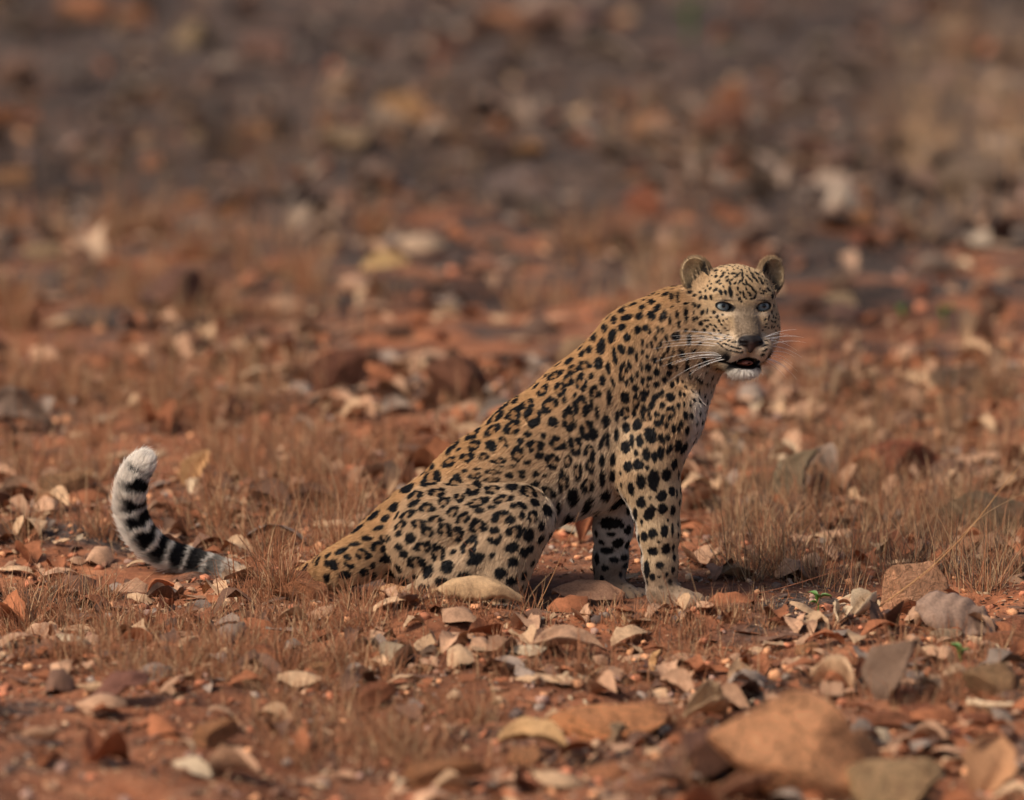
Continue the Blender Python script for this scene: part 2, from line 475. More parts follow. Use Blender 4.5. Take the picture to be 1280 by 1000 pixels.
# ------------------------------------------------------------------ spots: (x, y, width, height[, tilt[, ring]]) read off the photo at the scale given
SPOTS = []
def spots(x0, y0, sc, rows, grow=1.0):
    for r in rows:
        x, y, w, h = r[:4]; a = r[4] if len(r) > 4 else 0; t = r[5] if len(r) > 5 else 0
        g2 = grow * 1.06
        SPOTS.append((x0 + x / sc, y0 + y / sc, w / sc / 2 * g2, h / sc / 2 * g2, math.radians(a), t))
# face
spots(860, 340, 7.14, [(115,228,34,16,105),(160,228,26,18,90),(207,228,28,16,100),(48,285,22,10,100),(65,305,26,14,110),(100,310,32,16,110),(130,365,30,20,100),(172,350,36,10,95),(232,362,18,20),
 (55,362,20,14,90),(55,425,30,16,70),(85,410,26,14,80),(118,460,30,22,80),(155,435,16,12),(183,433,16,10,20),(205,405,12,10),(262,400,24,14,110),(280,437,18,12,60),(300,470,16,10,40),(315,440,14,10,110),
 (245,485,24,12,30),(205,470,18,10,20),(172,487,18,12,40),(232,518,18,14,80),(275,522,14,12),(290,547,14,10),(150,520,22,16,45),(70,520,28,14,30),(200,550,22,10,30),(255,590,30,10,20),(130,575,24,10,20),
 (330,500,14,8),(355,520,12,7),(345,420,12,8),(360,565,16,10,-20),(335,600,16,10,30),(365,615,20,8,10),(400,628,16,8,10),(425,625,14,8),(350,650,30,9,20),(400,668,40,9,12),(445,680,36,9,8),(425,712,30,8,5),(470,718,30,8),
 (300,615,22,8,15),(328,640,26,8,20),(305,662,28,8,20),(350,692,32,8,15),(392,702,26,8,8),(275,640,22,8,20),(455,655,20,7,10),(330,585,14,8,0),(690,655,40,8,-25),(700,615,24,8,-25),(690,695,34,8,-20),(665,740,24,14,-30),(265,88,30,14,-30),(245,160,30,16,-40),(200,148,20,12,-30),(292,180,30,18,60),(335,185,30,16,75),(380,175,60,22,80),(290,105,20,10),
 (345,45,24,10,-40),(352,75,24,12,-60),(375,100,24,14,70),(390,70,24,10,-45),(445,150,20,12,80),(465,185,18,12,60),(440,205,16,12),(460,238,22,16,-60),(495,195,30,12,90),(520,150,24,10,80),(545,190,26,12,30),
 (520,240,14,10),(570,240,30,10,-10),(595,222,24,14,-50),(575,150,30,12,60),(600,180,26,12,50),(555,210,20,10),(475,265,10,10),(500,225,16,10),(460,90,30,10,-60),(490,60,30,10,-70),(520,90,36,10,80),(530,40,30,10,70),
 (560,70,34,10,60),(590,50,40,12,55),(615,80,36,12,50),(500,110,24,10,30),(545,120,26,12,30),(430,40,30,10,-40),(410,15,30,12),(455,15,30,12,-50),(485,20,30,12,-80),(570,15,30,12,70),(615,15,30,12,50),(640,60,30,12,50),
 (660,95,30,12,40),(420,100,20,10,-40),(300,40,26,12,-40),(250,40,22,12,-30),(320,10,22,12,-30),(680,170,30,12),(720,160,30,12,10),(755,215,36,14,80),(660,190,20,10),(745,355,24,12,-40),(720,410,30,10,-35),(690,425,20,8,-30),
 (745,440,16,10),(745,490,20,12,-40),(700,465,16,8),(690,490,14,8),(665,520,12,8),(760,395,20,10,-50),(760,300,20,10,90)], 1.72)
# rump and haunch
spots(460, 540, 5, [(545,75,75,60,0,2),(512,115,45,40),(665,85,80,60,0,1),(850,60,70,40,45,1),(510,185,95,55,0,1),(618,160,80,60,0,1),(725,155,65,45,0,2),(820,180,80,45,0,1),(380,230,110,60,-45,1),(395,310,120,75,-15,1),
 (290,410,105,80,-10,1),(250,350,90,55,-50),(435,380,100,55,-10,2),(475,440,70,60,0,1),(370,475,95,55,0,2),(165,470,75,50,-20),(245,515,95,50,0,2),(530,500,85,55,-40,2),(425,545,80,45,0,2),(595,540,95,55,-30,2),(315,575,75,60,0,2),
 (110,540,65,40,-20),(205,580,75,45,0,2),(375,625,70,65,0,2),(480,610,80,85,0,2),(265,665,70,65),(195,635,45,40),(70,600,70,35,-10),(110,665,75,45,25,1),(65,720,85,65,0,2),(345,720,105,65,0,2),(550,640,90,90,-40,1),(440,755,85,100,0,2),
 (195,720,50,45),(225,765,60,55),(300,815,100,75,0,2),(125,790,70,60),(190,850,50,50),(380,875,80,70),(635,715,130,80,-50,2),(690,590,100,85,-20,2),(295,910,40,50),(495,840,80,80),(680,790,120,70,-30)])
spots(560, 540, 5, [(455,55,45,50),(435,140,80,90,0,1),(545,90,90,80,0,2),(575,145,60,50),(495,190,45,35),(500,15,50,40),(600,25,40,45),(690,70,100,80,0,1),(800,90,70,110,0,1),(655,180,80,90,0,1),(750,180,50,85,0,1),(885,120,60,85,0,1),
 (895,205,60,85,0,1),(810,250,50,110,0,1),(720,310,65,125,0,1),(875,335,70,90,0,1),(780,405,70,110),(875,460,60,110,20),(760,545,80,80),(690,470,35,80),(660,610,50,60),(965,290,40,110),(280,250,90,30,0,1),(170,275,85,35,0,1),
 (105,245,45,25),(185,232,60,15),(340,215,40,12),(410,212,50,20),(465,248,50,28),(465,278,45,25),(385,270,55,40),(275,300,100,30,0,1),(550,260,40,40),(605,270,35,25),(160,350,100,65,0,1),(280,360,95,50,0,1),(405,340,85,45),
 (505,370,95,70,0,2),(625,380,90,70,60,1),(185,440,130,55,-15,1),(350,420,130,45,-5,1),(275,470,65,25),(200,490,60,35),(410,460,55,35),(465,460,80,40,30),(545,440,65,45),(625,490,70,65),(465,520,40,55),(345,535,130,80,0,2),
 (530,530,60,75,0,2),(420,625,95,80,-30,1),(505,640,70,85),(585,585,40,65),(510,735,50,55),(400,720,90,60,-30),(295,650,90,90,0,1),(45,320,90,55,-20,1),(75,410,70,50,0,1),(70,640,70,70,0,1)])
# flank and back
spots(440, 380, 3.556, [(760,390,80,30,-10,1),(850,385,50,45,0,1),(905,318,70,35,0,1),(985,290,55,40,0,1),(960,340,45,50,0,1),(1035,275,50,45,40,1),(1095,265,40,55),(1020,350,50,75,0,1),(1080,390,40,60,0,1),(1115,340,28,45),(1065,320,25,30),
 (1140,285,22,55),(1145,410,25,80),(1065,450,20,55),(1090,480,20,60),(1020,455,60,90,0,1),(945,425,20,35),(925,380,50,60,0,1),(880,450,75,60,0,1),(780,445,60,45,0,1),(720,425,60,35,0,1),(680,455,55,20),(635,440,60,25,-25),(720,490,65,60,0,1),
 (805,500,75,75,0,1),(895,525,50,45,30),(965,510,55,90,0,1),(1045,560,55,85,0,1),(1130,520,35,60),(1180,500,20,60),(990,630,55,75,0,1),(900,610,65,80,0,1),(815,640,75,80,0,1),(765,590,65,55,-40,1),(715,550,70,65,0,1),(670,610,50,45,0,1),
 (625,560,70,45,0,1),(545,630,55,45,0,1),(455,630,75,60,0,1),(620,630,55,50,45),(540,575,75,45,0,1),(640,500,80,40,0,1),(585,515,50,20),(730,675,60,50,0,1),(655,690,55,35,0,1),(510,680,60,50,0,1),(580,680,45,40,0,1),(435,695,75,45,0,1),
 (345,735,80,60,0,1),(890,700,60,60,0,1),(960,700,35,60),(1005,745,30,75),(1060,660,45,50),(1065,720,40,60),(1110,770,25,70),(1160,690,25,60),(1000,190,70,14,-35),(940,235,60,14,-35),(965,255,50,20,-20),(840,312,60,16,-35),(875,300,50,16,-25),
 (730,375,70,16,-35),(700,400,60,18,-30),(600,470,70,20,-30),(560,490,80,16,-30),(500,550,60,20,-30),(480,575,60,20,-30),(430,580,50,16,-35),(375,635,60,20,-35),(300,690,60,22,-40),(335,690,60,25,-40),(250,760,70,40,-45),(280,705,60,18,-45)])
# shoulder
spots(700, 420, 5, [(262,62,100,55,80),(185,85,45,45),(138,110,45,40),(235,175,55,85,0,1),(155,190,60,70,0,1),(305,205,100,25,75),(345,125,110,30,70),(385,80,65,40,50),(445,90,40,50),(435,180,60,25,75),(395,225,110,45,-75,1),(265,275,65,35,70),
 (203,250,35,55),(140,290,60,85,0,1),(220,320,30,30),(245,365,30,45),(330,290,65,20,75),(310,390,45,110,0,1),(195,430,30,80),(235,475,25,85),(95,370,25,30),(90,430,25,50),(140,430,50,100,0,1),(285,530,60,85,0,1),(45,500,60,80,0,1),(60,580,40,40),
 (95,555,20,60),(180,540,35,35),(150,580,30,65),(210,610,60,80),(70,665,35,75),(110,690,45,120,0,1),(0,665,30,80),(185,720,60,85,0,1),(265,660,110,30,-70),(300,650,30,100),(350,500,30,75),(355,620,30,80),(325,760,35,110),(265,780,35,80),
 (50,770,40,90),(195,820,55,85,0,1),(115,850,45,100),(25,900,50,130),(170,930,60,80),(260,890,35,110),(330,880,40,80),(90,980,60,60),(410,385,55,75),(475,410,45,80,0,1),(410,480,50,80,0,1),(465,485,30,50),(415,570,50,60),(485,555,60,75),
 (410,695,55,75),(450,650,30,80),(500,655,45,75),(565,620,75,100),(540,490,95,55,60,1),(615,545,55,45),(605,490,35,35),(660,525,45,80,0,1),(690,475,60,65,0,1),(635,640,65,40,60),(675,635,30,45),(690,380,55,50),(640,435,35,40),(575,435,40,45),
 (590,390,35,60),(612,372,30,40),(640,355,25,50),(530,355,55,45),(520,395,35,40),(475,325,40,50),(415,295,25,45),(450,265,30,45),(485,235,25,40),(515,280,25,55),(510,190,22,50),(550,195,40,45),(605,225,35,55),(650,270,30,45),(600,300,45,35),
 (560,262,40,30),(550,305,20,30),(680,235,35,35),(700,305,30,45),(735,275,20,50),(690,180,40,50),(590,150,30,35),(630,155,20,60),(545,130,20,30),(515,100,22,30),(480,130,20,60),(735,190,15,40),(765,285,15,25),(750,362,22,35),(775,370,18,25),
 (785,320,20,25),(740,437,25,40),(775,425,18,35),(815,430,15,40),(785,495,30,50),(755,545,30,45),(820,500,25,45),(795,590,25,50),(710,580,30,55),(740,580,25,35),(740,680,50,70),(775,700,75,35,-70),(685,705,60,35,-60),(630,730,45,80),
 (590,750,40,65),(540,740,50,80),(475,730,25,40),(490,805,65,65),(425,815,55,60),(545,820,30,30),(715,800,40,70),(665,865,60,75),(585,900,65,130),(508,910,55,90),(445,955,40,80),(700,970,40,60),(740,870,12,70),(765,105,60,30,70),(800,150,22,40),
 (800,195,35,50),(815,240,20,50),(870,270,60,30,50),(910,155,70,30,60),(870,175,15,40),(925,295,30,20),(650,120,18,35),(675,90,16,35),(700,130,16,35),(610,75,16,40),(575,60,20,35),(545,60,18,35),(515,40,18,40),(640,40,14,40),(670,30,14,40)], 1.04)
# nape and neck
spots(680, 340, 3.571, [(350,172,35,25),(398,146,40,15),(440,158,30,25),(482,132,30,25,-40),(545,100,35,20,-70),(572,110,22,35),(370,203,50,28,10),(428,195,35,35),(480,195,40,35,45),(508,160,45,25,-70),(540,190,20,50),(313,213,30,35),(347,246,40,30),
 (272,248,30,35,-30),(307,283,50,55),(370,292,35,35),(455,250,30,30),(420,258,30,35),(222,290,40,28,-30),(205,345,30,35),(170,365,30,28),(600,115,15,50),(525,205,18,40),(565,215,18,45),(597,190,15,35),(605,230,15,35),(637,190,20,60),(590,285,40,40),
 (650,300,20,50),(615,360,30,50),(640,400,25,40),(695,475,35,20,60),(725,400,25,50),(510,258,15,35),(500,295,15,30),(480,320,15,25),(435,315,15,30),(475,265,18,30),(530,260,14,30),(545,290,14,30),(520,325,14,28),(560,330,12,28),(580,350,12,26),(605,60,18,30,-70)])
# forelegs
spots(720, 600, 5, [(345,55,45,85),(405,20,50,80),(485,20,70,90),(535,100,75,60,-40),(600,80,40,80),(630,80,12,60),(405,140,75,62,-60),(463,110,20,20),(460,205,105,62,-60),(540,180,60,65),(605,190,35,65),(370,215,35,80),(410,262,20,40),(330,190,35,60),
 (425,355,40,65),(392,370,25,60),(480,335,60,65),(553,320,50,85),(602,310,18,80),(572,250,15,15),(518,385,25,20),(480,445,65,55),(562,430,55,70),(608,425,20,50),(525,535,50,45),(475,605,40,45),(440,560,40,110),(520,605,30,15),(565,590,20,30),
 (530,670,30,20),(185,95,70,70),(75,150,120,70,-70),(270,140,130,65),(215,270,140,75),(285,285,40,40),(325,312,55,55),(265,395,75,60),(322,405,45,45),(195,440,90,45),(305,485,45,45),(310,535,40,30),(130,490,30,80),(220,340,60,30),(160,390,40,30),(240,500,60,40),(180,550,50,40)])
# root of the tail
spots(380, 640, 6.25, [(640,45,85,50,-30),(585,122,85,45,-15),(490,205,90,45,10),(400,252,95,32,5),(295,302,105,45,-8),(190,340,60,35),(235,410,85,75,60),(355,390,110,70,40,1),(460,330,120,75,25,1),(320,490,110,65,-20),(635,205,80,60,30,1),(185,400,50,50),
 (585,285,110,85,30,2),(655,360,75,60),(180,510,70,60,-40),(470,470,70,60),(540,420,50,50),(545,500,50,60)])

spots(0, 0, 1, [(505,728,15,14),(530,737,16,14),(553,729,18,14),(580,722,18,15),(602,730,18,14),(626,716,16,14),(642,702,14,13),(570,743,16,12),(612,744,16,12),(488,716,13,13),(640,726,14,12),(655,690,13,14),(520,748,14,10),(545,751,14,10),(590,752,14,10)])
# put each read-off spot on the surface it lies on
from mathutils.bvhtree import BVHTree
bvh = BVHTree.FromPolygons(BV.tolist(), BQ.tolist())
SC, ST1, ST2, SN, SA, SB, SK, SS = [], [], [], [], [], [], [], []
def add_spot(c, n, t1, ra, rb, kind, seed):
    t1 = np.asarray(t1) - n * (np.asarray(t1) @ n); t1 = t1 / max(np.linalg.norm(t1), 1e-6); t2 = np.cross(n, t1)
    SC.append(c); SN.append(n); ST1.append(t1); ST2.append(t2); SA.append(ra); SB.append(rb); SK.append(kind); SS.append(seed)
done = []
for i, (px, py, ra, rb, ang, kind) in enumerate(SPOTS):
    if any(abs(px - q[0]) < 0.75 * max(min(ra, rb), q[2]) and abs(py - q[1]) < 0.75 * max(min(ra, rb), q[2]) for q in done): continue
    d = Vector(ray(px, py)).normalized()
    hit = bvh.ray_cast(Vector(CAM), d)
    if hit[0] is None: continue
    c = np.array(hit[0]); n = np.array(hit[1]); n = n if n @ np.array(d) < 0 else -n
    done.append((px, py, min(ra, rb)))
    # undo foreshortening along the picture axes so that the spot has the read-off size in the picture
    im = _R * math.cos(ang) - _U * math.sin(ang)
    t1 = im - n * (im @ n) ; t1 = t1 / max(np.linalg.norm(t1), 1e-6)
    t2 = np.cross(n, t1)
    s1 = max(np.linalg.norm([t1 @ _R, t1 @ _U]), 0.35); s2 = max(np.linalg.norm([t2 @ _R, t2 @ _U]), 0.35)
    add_spot(c, n, t1, ra / S / s1, rb / S / s2, kind, i)
NREAD = len(SC)
# the sides the photo does not show: strewn with the same kinds of spots
W, fl = regions(BV); FLOW = flow_at(BV, BN, W, fl)
cand = rng.choice(len(BV), 40000, replace=False)
grid = {}; CELL = 0.06
def near_ok(c, r, n):
    k0 = tuple(np.floor(c / CELL).astype(int))
    for a in (-1, 0, 1):
        for b in (-1, 0, 1):
            for d_ in (-1, 0, 1):
                for (q, s, m) in grid.get((k0[0] + a, k0[1] + b, k0[2] + d_), ()):
                    dd = q - c
                    if dd @ dd < (r + s) ** 2 and m @ n > -0.3: return False
    return True
def reg_spot(c, r, n): grid.setdefault(tuple(np.floor(c / CELL).astype(int)), []).append((c, r, n))
for c, n, a, b in zip(SC, SN, SA, SB): reg_spot(c, 0.5 * (a + b) + (0.0035 if a + b > 0.016 else 0.0012), n)
fF, fR, fU = facec(BV)
for vi in cand:
    c, n = BV[vi], BN[vi]
    w = {r: W[r][vi] for r in REG}
    face = w['head'] + w['jaw'] + w['muzzle'] + w['chin'] + w['nose'] + w['ear']
    if face > 0.4 and ((fF[vi] > -30 and not (fU[vi] > 15 or (abs(fR[vi]) > 26 and -44 < fU[vi] < -10))) or w['ear'] > 0.3 or w['nose'] + w['chin'] + w['muzzle'] > 0.1): continue
    if w['tail'] > 0.5 and c[0] < P(300, 700, .3)[0]: continue
    if face > 0.4: r, el, ring = (0.0065, 1.4, 0) if fF[vi] < -30 else (0.0034, 1.5, 0)
    elif w['neck'] + w['breast'] > 0.5: r, el, ring = 0.0085, 1.6, 0
    elif w['shoulder'] > 0.5: r, el, ring = 0.011, 1.25, 0
    elif w['foreleg'] > 0.4: r, el, ring = 0.013, 1.3, 0
    elif w['paw'] > 0.4: r, el, ring = (0.005, 1.2, 0) if c[0] > 0.1 else (0.012, 1.2, 0)
    elif w['tail'] > 0.4: r, el, ring = 0.017, 1.3, 0
    else: r, el, ring = 0.018, 1.2, int(rng.random() < 0.75)
    r *= rng.uniform(0.75, 1.15)
    gapr = 0.0016 if face > 0.4 else 0.004
    if face <= 0.4 and w['tail'] < 0.4 and n @ unit(CAM - c) > 0.15: gapr = 0.0045; r *= 0.55; ring = 0
    if not near_ok(c, r * 1.1 + gapr, n): continue
    add_spot(c, n, FLOW[vi], r * math.sqrt(el), r / math.sqrt(el), ring, 1000 + int(vi)); reg_spot(c, r * 1.1 + gapr, n)
SC, ST1, ST2, SN, SA, SB, SK, SS = [np.array(a) for a in (SC, ST1, ST2, SN, SA, SB, SK, SS)]
print('spots read', NREAD, 'all', len(SC))
def spot_mask(p, n):
    """blackness and inside-of-rosette of points on the skin"""
    black = np.zeros(len(p)); inner = np.zeros(len(p))
    wob_all = vnoise(p * 170, 5) * 0.20 + vnoise(p * 420, 6) * 0.10
    order = np.argsort(p[:, 0]); xs = p[order, 0]
    for i in range(len(SC)):
        R_ = 1.35 * max(SA[i], SB[i])
        o = order[np.searchsorted(xs, SC[i][0] - R_):np.searchsorted(xs, SC[i][0] + R_)]
        q = p[o] - SC[i]
        m = (np.abs(q[:, 1]) < R_) & (np.abs(q[:, 2]) < R_) & (n[o] @ SN[i] > 0.0)
        o = o[m]; q = q[m]
        if not len(o): continue
        wob = wob_all[o]
        u = q @ ST1[i] / SA[i]; v = q @ ST2[i] / SB[i]; d = np.hypot(u, v)
        ok = np.abs(q @ SN[i]) < 1.1 * max(SA[i], SB[i]) + 0.006
        soft = min(max(0.0016 / min(SA[i], SB[i]), 0.06), 0.30)
        if SK[i] == 0:
            b = 1 - sstep(1 - soft, 1 + soft, d + wob)
        else:
            th = np.arctan2(v, u); sx = float(SS[i])
            lump = 0.10 * np.sin(3 * th + sx * 1.7) + 0.10 * np.sin(2 * th + sx * 2.9) + 0.06 * np.sin(5 * th + sx)
            # openings: below (kind 2) or anywhere (kind 1)
            dn = np.array([0, 0, -1.0])
            if SK[i] == 2: op, ga, gb = math.atan2(ST2[i] @ dn, ST1[i] @ dn), 0.55, 0.0
            else: op, ga, gb = sx * 2.399, 0.42, 0.22
            gap = np.exp(-(np.angle(np.exp(1j * (th - op))) / 0.40) ** 2) * ga
            gap2 = np.exp(-(np.angle(np.exp(1j * (th - sx * 4.1))) / 0.28) ** 2) * gb
            thick = 0.35 + lump - gap - gap2
            b = 1 - sstep(-soft * 0.8, soft * 0.8, np.abs(d + wob * 0.5 - 0.74) - thick)
            inner[o] = np.maximum(inner[o], (1 - sstep(0.75, 1.0, d)) * ok)
        black[o] = np.maximum(black[o], b * ok)
    return black, inner

TAN = np.array([0.452, 0.292, 0.166]); ORANGE = np.array([0.462, 0.262, 0.115]); PALE = np.array([0.54, 0.42, 0.295]); WHITE = np.array([0.64, 0.585, 0.52]); BLACK = np.array([0.0052, 0.0052, 0.0068])
tp = np.array(TP); tl = np.concatenate([[0], np.cumsum(np.linalg.norm(np.diff(tp, axis=0), axis=1))])
def mixc(a, b, t): return a + (b - a) * np.clip(t, 0, 1)[:, None]
def coat(p, n, W):
    N = len(p)
    px, py = to_px(p)
    fF, fR, fU = facec(p)
    col = np.tile(TAN, (N, 1))
    # tawny along the back, paler down the flank, whitish below and inside the limbs
    back = 520 - (px - 560) * 0.72      # row of the back line at each column
    depth = (py - (590 - (px - 520) * 0.77)) * 0.79
    body = W['torso'] + W['haunch'] + W['shank'] + W['tail'] + W['shoulder'] + W['neck']
    col = mixc(col, ORANGE, body * (1 - sstep(5, 75, depth)) * 0.9)
    side = np.abs(p[:, 1])
    under = sstep(-0.15, -0.75, n[:, 2])
    col = mixc(col, WHITE, under * (W['torso'] + W['breast'] + 0.3 * W['haunch'] + 0.3 * W['shank']) * 0.9)
    col = mixc(col, PALE, sstep(70, 130, depth) * W['torso'] * 0.6)
    belly = sstep(615, 655, py) * sstep(640, 690, px) * (1 - sstep(735, 765, px))
    col = mixc(col, WHITE * 0.92, belly * (W['torso'] + 0.6 * W['haunch']))
    knee = sstep(672, 697, px) * sstep(588, 610, py) * (W['haunch'] + W['shank'])
    col = mixc(col, WHITE * 0.9, knee * 0.6)
    col = mixc(col, PALE, W['shank'] * 0.45 + W['haunch'] * 0.35)
    col = mixc(col, WHITE, W['breast'] * sstep(0.40, 0.95, n[:, 0] + 0.15 * (-n[:, 1])) * sstep(472, 515, py) * 0.8)
    col = mixc(col, WHITE, sstep(845, 868, px) * sstep(0.35, 0.85, n[:, 0]) * sstep(468, 510, py) * (W['breast'] + W['torso'] + W['shoulder']) * 0.75)
    leg = W['foreleg'] + W['paw']
    col = mixc(col, PALE * np.array([1.0, 0.95, 0.85]), leg * 0.85)
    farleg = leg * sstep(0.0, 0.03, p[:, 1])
    far_dust_shade = farleg * sstep(665, 720, py + 12 * vnoise(p * 35, 13))  # dust on the lower far foreleg, with its shade painted into the coat
    col = mixc(col, WHITE * 0.95, farleg * sstep(0.2, -0.5, n[:, 1]))
    inner_near = leg * (1 - sstep(-0.02, 0.0, p[:, 1])) * sstep(0.1, 0.6, n[:, 1] - n[:, 0] * 0.8)
    col = mixc(col, WHITE * 0.9, inner_near)
    dust = np.array([0.185, 0.122, 0.085])
    col = mixc(col, dust, sstep(690, 735, py + 14 * vnoise(p * 30, 3)) * leg * 0.75 * (px > 700))
    col = mixc(col, np.array([0.17, 0.11, 0.075]), far_dust_shade * 0.8)
    # tail: pale with dark rings towards the end, white under and tip
    dd = np.full(N, 9.0); tt = np.zeros(N)
    for i in range(len(tp) - 1):
        ba = tp[i + 1] - tp[i]; h_ = np.clip(((p - tp[i]) @ ba) / (ba @ ba), 0, 1)
        dx = np.linalg.norm(p - tp[i] - h_[:, None] * ba, axis=1); m = dx < dd
        dd = np.where(m, dx, dd); tt = np.where(m, tl[i] + h_ * np.linalg.norm(ba), tt)
    endp = sstep(tl[6], tl[8], tt) * (W['tail'] > 0.5)
    col = mixc(col, WHITE * 1.32, endp)
    col = mixc(col, WHITE * 0.75, endp * (1 - sstep(tl[8], tl[10], tt)))
    ph = (tt - tl[7]) / 0.046 + 0.25 * vnoise(p * 40, 8)
    frac = ph - np.floor(ph)
    upper = sstep(-0.70, -0.10, n[:, 0] * 0.85 + n[:, 2] * 0.3 + 0.12 * vnoise(p * 90, 4))
    low_ = 1 - sstep(tl[9], tl[11], tt)
    ring = sstep(0.10, 0.22, frac) * (1 - sstep(0.64 + 0.2 * low_, 0.80 + 0.18 * low_, frac)) * np.maximum(upper, low_ * 0.9 * sstep(-0.9, -0.4, n[:, 2] + n[:, 0] * 0.3 + 0.3 * vnoise(p * 50, 77))) * endp
    ring = ring * (1 - sstep(tl[-2] + 0.004, tl[-2] + 0.016, tt))
    # spots
    black, inner = spot_mask(p, n)
    col = mixc(col, col * np.array([0.70, 0.63, 0.56]), inner * 0.75)
    # face
    face = np.clip(W['head'] + W['muzzle'] + W['jaw'] + W['chin'] + W['nose'], 0, 1)
    fcol = np.tile(np.array([0.49, 0.345, 0.200]), (N, 1))
    fcol = mixc(fcol, PALE * 1.08, sstep(-15, -45, fU) * sstep(-30, 0, fF))
    fcol = mixc(fcol, np.array([0.200, 0.145, 0.098]), (1 - sstep(13, 19, np.abs(fR))) * sstep(10, -6, fU) * sstep(-44, -38, fU) * sstep(-25, -10, fF))     # grey-brown bridge
    fcol = mixc(fcol, PALE * 1.15, np.exp(-((np.abs(fR) - 25) / 14) ** 2 - ((fU + 10.5) / 3.6) ** 2) * (fF > -30) * 0.9)   # pale under the eye
    fcol = mixc(fcol, PALE * 1.12, np.exp(-((np.abs(fR) - 18) / 9) ** 2 - ((fU - 9.5) / 4) ** 2) * (fF > -30) * 0.6)
    fcol = mixc(fcol, WHITE * 1.05, sstep(-77.5, -81, fU) * sstep(-32, -12, fF))
    fcol = mixc(fcol, WHITE, sstep(-58, -66, fU) * sstep(-5, 8, fF) * 0.6)
    ruff = np.exp(-((fF + 50) / 9) ** 2) * sstep(28, 38, np.abs(fR)) * sstep(12, -2, fU) * sstep(-66, -50, fU)
    fcol = mixc(fcol, PALE * 1.25, ruff * 0.9)
    fcol = mixc(fcol, TAN * 0.8, sstep(-62, -74, fF) * 0.6)
    col = mixc(col, fcol, face)
    blk = np.maximum(black * (1 - sstep(0.3, 0.7, W['ear'])), ring)
    blk *= 1 - 0.6 * sstep(722, 745, py) * leg * (px > 700)
    # black lids with the tear mark, black lips
    ey = carve('eyeslit', p)
    lid = 1 - sstep(0.9, 2.4, ey)
    tear = np.exp(-(((np.abs(fR) - 15.5) + (fU + 5) * 0.5) / 1.9) ** 2 - ((fU + 4.5) / 3.8) ** 2) * (fF > -28)
    lash = np.exp(-((np.abs(fR) - 25.5) / 9.0) ** 2 - ((fU - 6.2 - 0.0) / 1.2) ** 2) * (fF > -28)
    mo = carve('mouth', p)
    lips = (1 - sstep(0.1, 1.3, mo)) * (fU < -55)
    lower = (fF > -30) * np.exp(-((fU + 74.0) / 5.4) ** 4) * sstep(0, -12, np.abs(fR) - 27) * (fF < 24) * sstep(-65, -67, fU)
    corner = np.maximum(np.exp(-((fU + 66 - (np.abs(fR) - 24) * 0.9) / 7.5) ** 2 - ((np.abs(fR) - 26) / 9) ** 2), np.exp(-((fU + 62) / 8.5) ** 2 - ((np.abs(fR) - 28) / 5) ** 2) * 0.95) * (fF > -36) * ((fF < 8) | (np.abs(fR) > 23))
    blk = np.maximum(blk, face * np.clip(np.maximum.reduce([lid * 1.3, tear * 1.3, lash * 1.0, lips * 1.3, lower * 1.3, corner * 1.1]), 0, 1))
    # ears: dark inside at the root, black band behind
    for s in (-1, 1):
        c, ef, eu, ew = EAR[s]; q = (p - c) * S
        a, b, u = q @ ef, q @ ew, q @ eu
        earw = (W['ear'] > 0.45) * (np.linalg.norm(q, axis=1) < 34)
        inn = earw * (carve('earhole', p) < 1.6)
        ecol = mixc(np.tile(np.array([0.36, 0.26, 0.15]), (N, 1)), np.array([0.03, 0.024, 0.02]), sstep(13, -2, u + b * s * -0.75))
        ecol = mixc(ecol, np.array([0.42, 0.30, 0.18]), sstep(0.35, 0.7, vnoise(np.stack([b * 0.5, u * 0.06, a * 0], 1), 12)) * 0.7)
        col = mixc(col, ecol, inn.astype(float)); blk = blk * (1 - inn)
        behind = earw * (~inn.astype(bool)) * sstep(-0.1, -0.6, n @ ef)
        col = mixc(col, BLACK, behind * sstep(14, 6, u)); 
        rim = earw * (~inn.astype(bool)) * sstep(-0.5, 0.0, n @ ef)
        col = mixc(col, np.array([0.17, 0.11, 0.06]), rim * 0.85)
    col = col * (1 + 0.12 * vnoise(p * 60, 9) + 0.10 * vnoise(p * 250, 10))[:, None]
    col = mixc(col, BLACK, blk)
    # nose leather and mouth lining
    ns = sstep(0.25, 0.5, W['nose']) * (fU > -59)
    ncol = mixc(np.tile(np.array([0.012, 0.009, 0.009]), (N, 1)), np.array([0.07, 0.042, 0.036]), np.exp(-(fR / 4.5) ** 2 - ((fU + 51) / 5) ** 2))
    col = mixc(col, ncol, ns)
    hole = (carve('mouth', p) < 0.9) & (fU < -60)
    col[hole] = np.array([0.012, 0.009, 0.009])
    bare = (ns > 0.4) | (carve('mouth', p) < 1.2) | (ey < 0.8)
    return np.clip(col, 0.002, 1), bare

leo = bpy.data.objects.new('leopard', None); C.objects.link(leo)
leo.location = Vector(P(690, 750, 0))
tag(leo, 'spotted leopard sitting in profile with its face turned to the viewer, mouth open', 'leopard')
bpy.context.view_layer.update()
LINV = leo.matrix_world.inverted()
def child(name, data, mat, parent=None):
    o = link(name, data, mat, leo if parent is None else parent)
    if parent is None: o.matrix_parent_inverse = LINV
    return o

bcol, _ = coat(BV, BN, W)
k = NT('leopard_skin'); at = k.n('ShaderNodeAttribute', attribute_name='tint')
MSKIN = k.out(at.outputs['Color'], 0.62, 0.25)
body = child('body', mesh_np('body', BV, BQ, True, bcol), MSKIN)

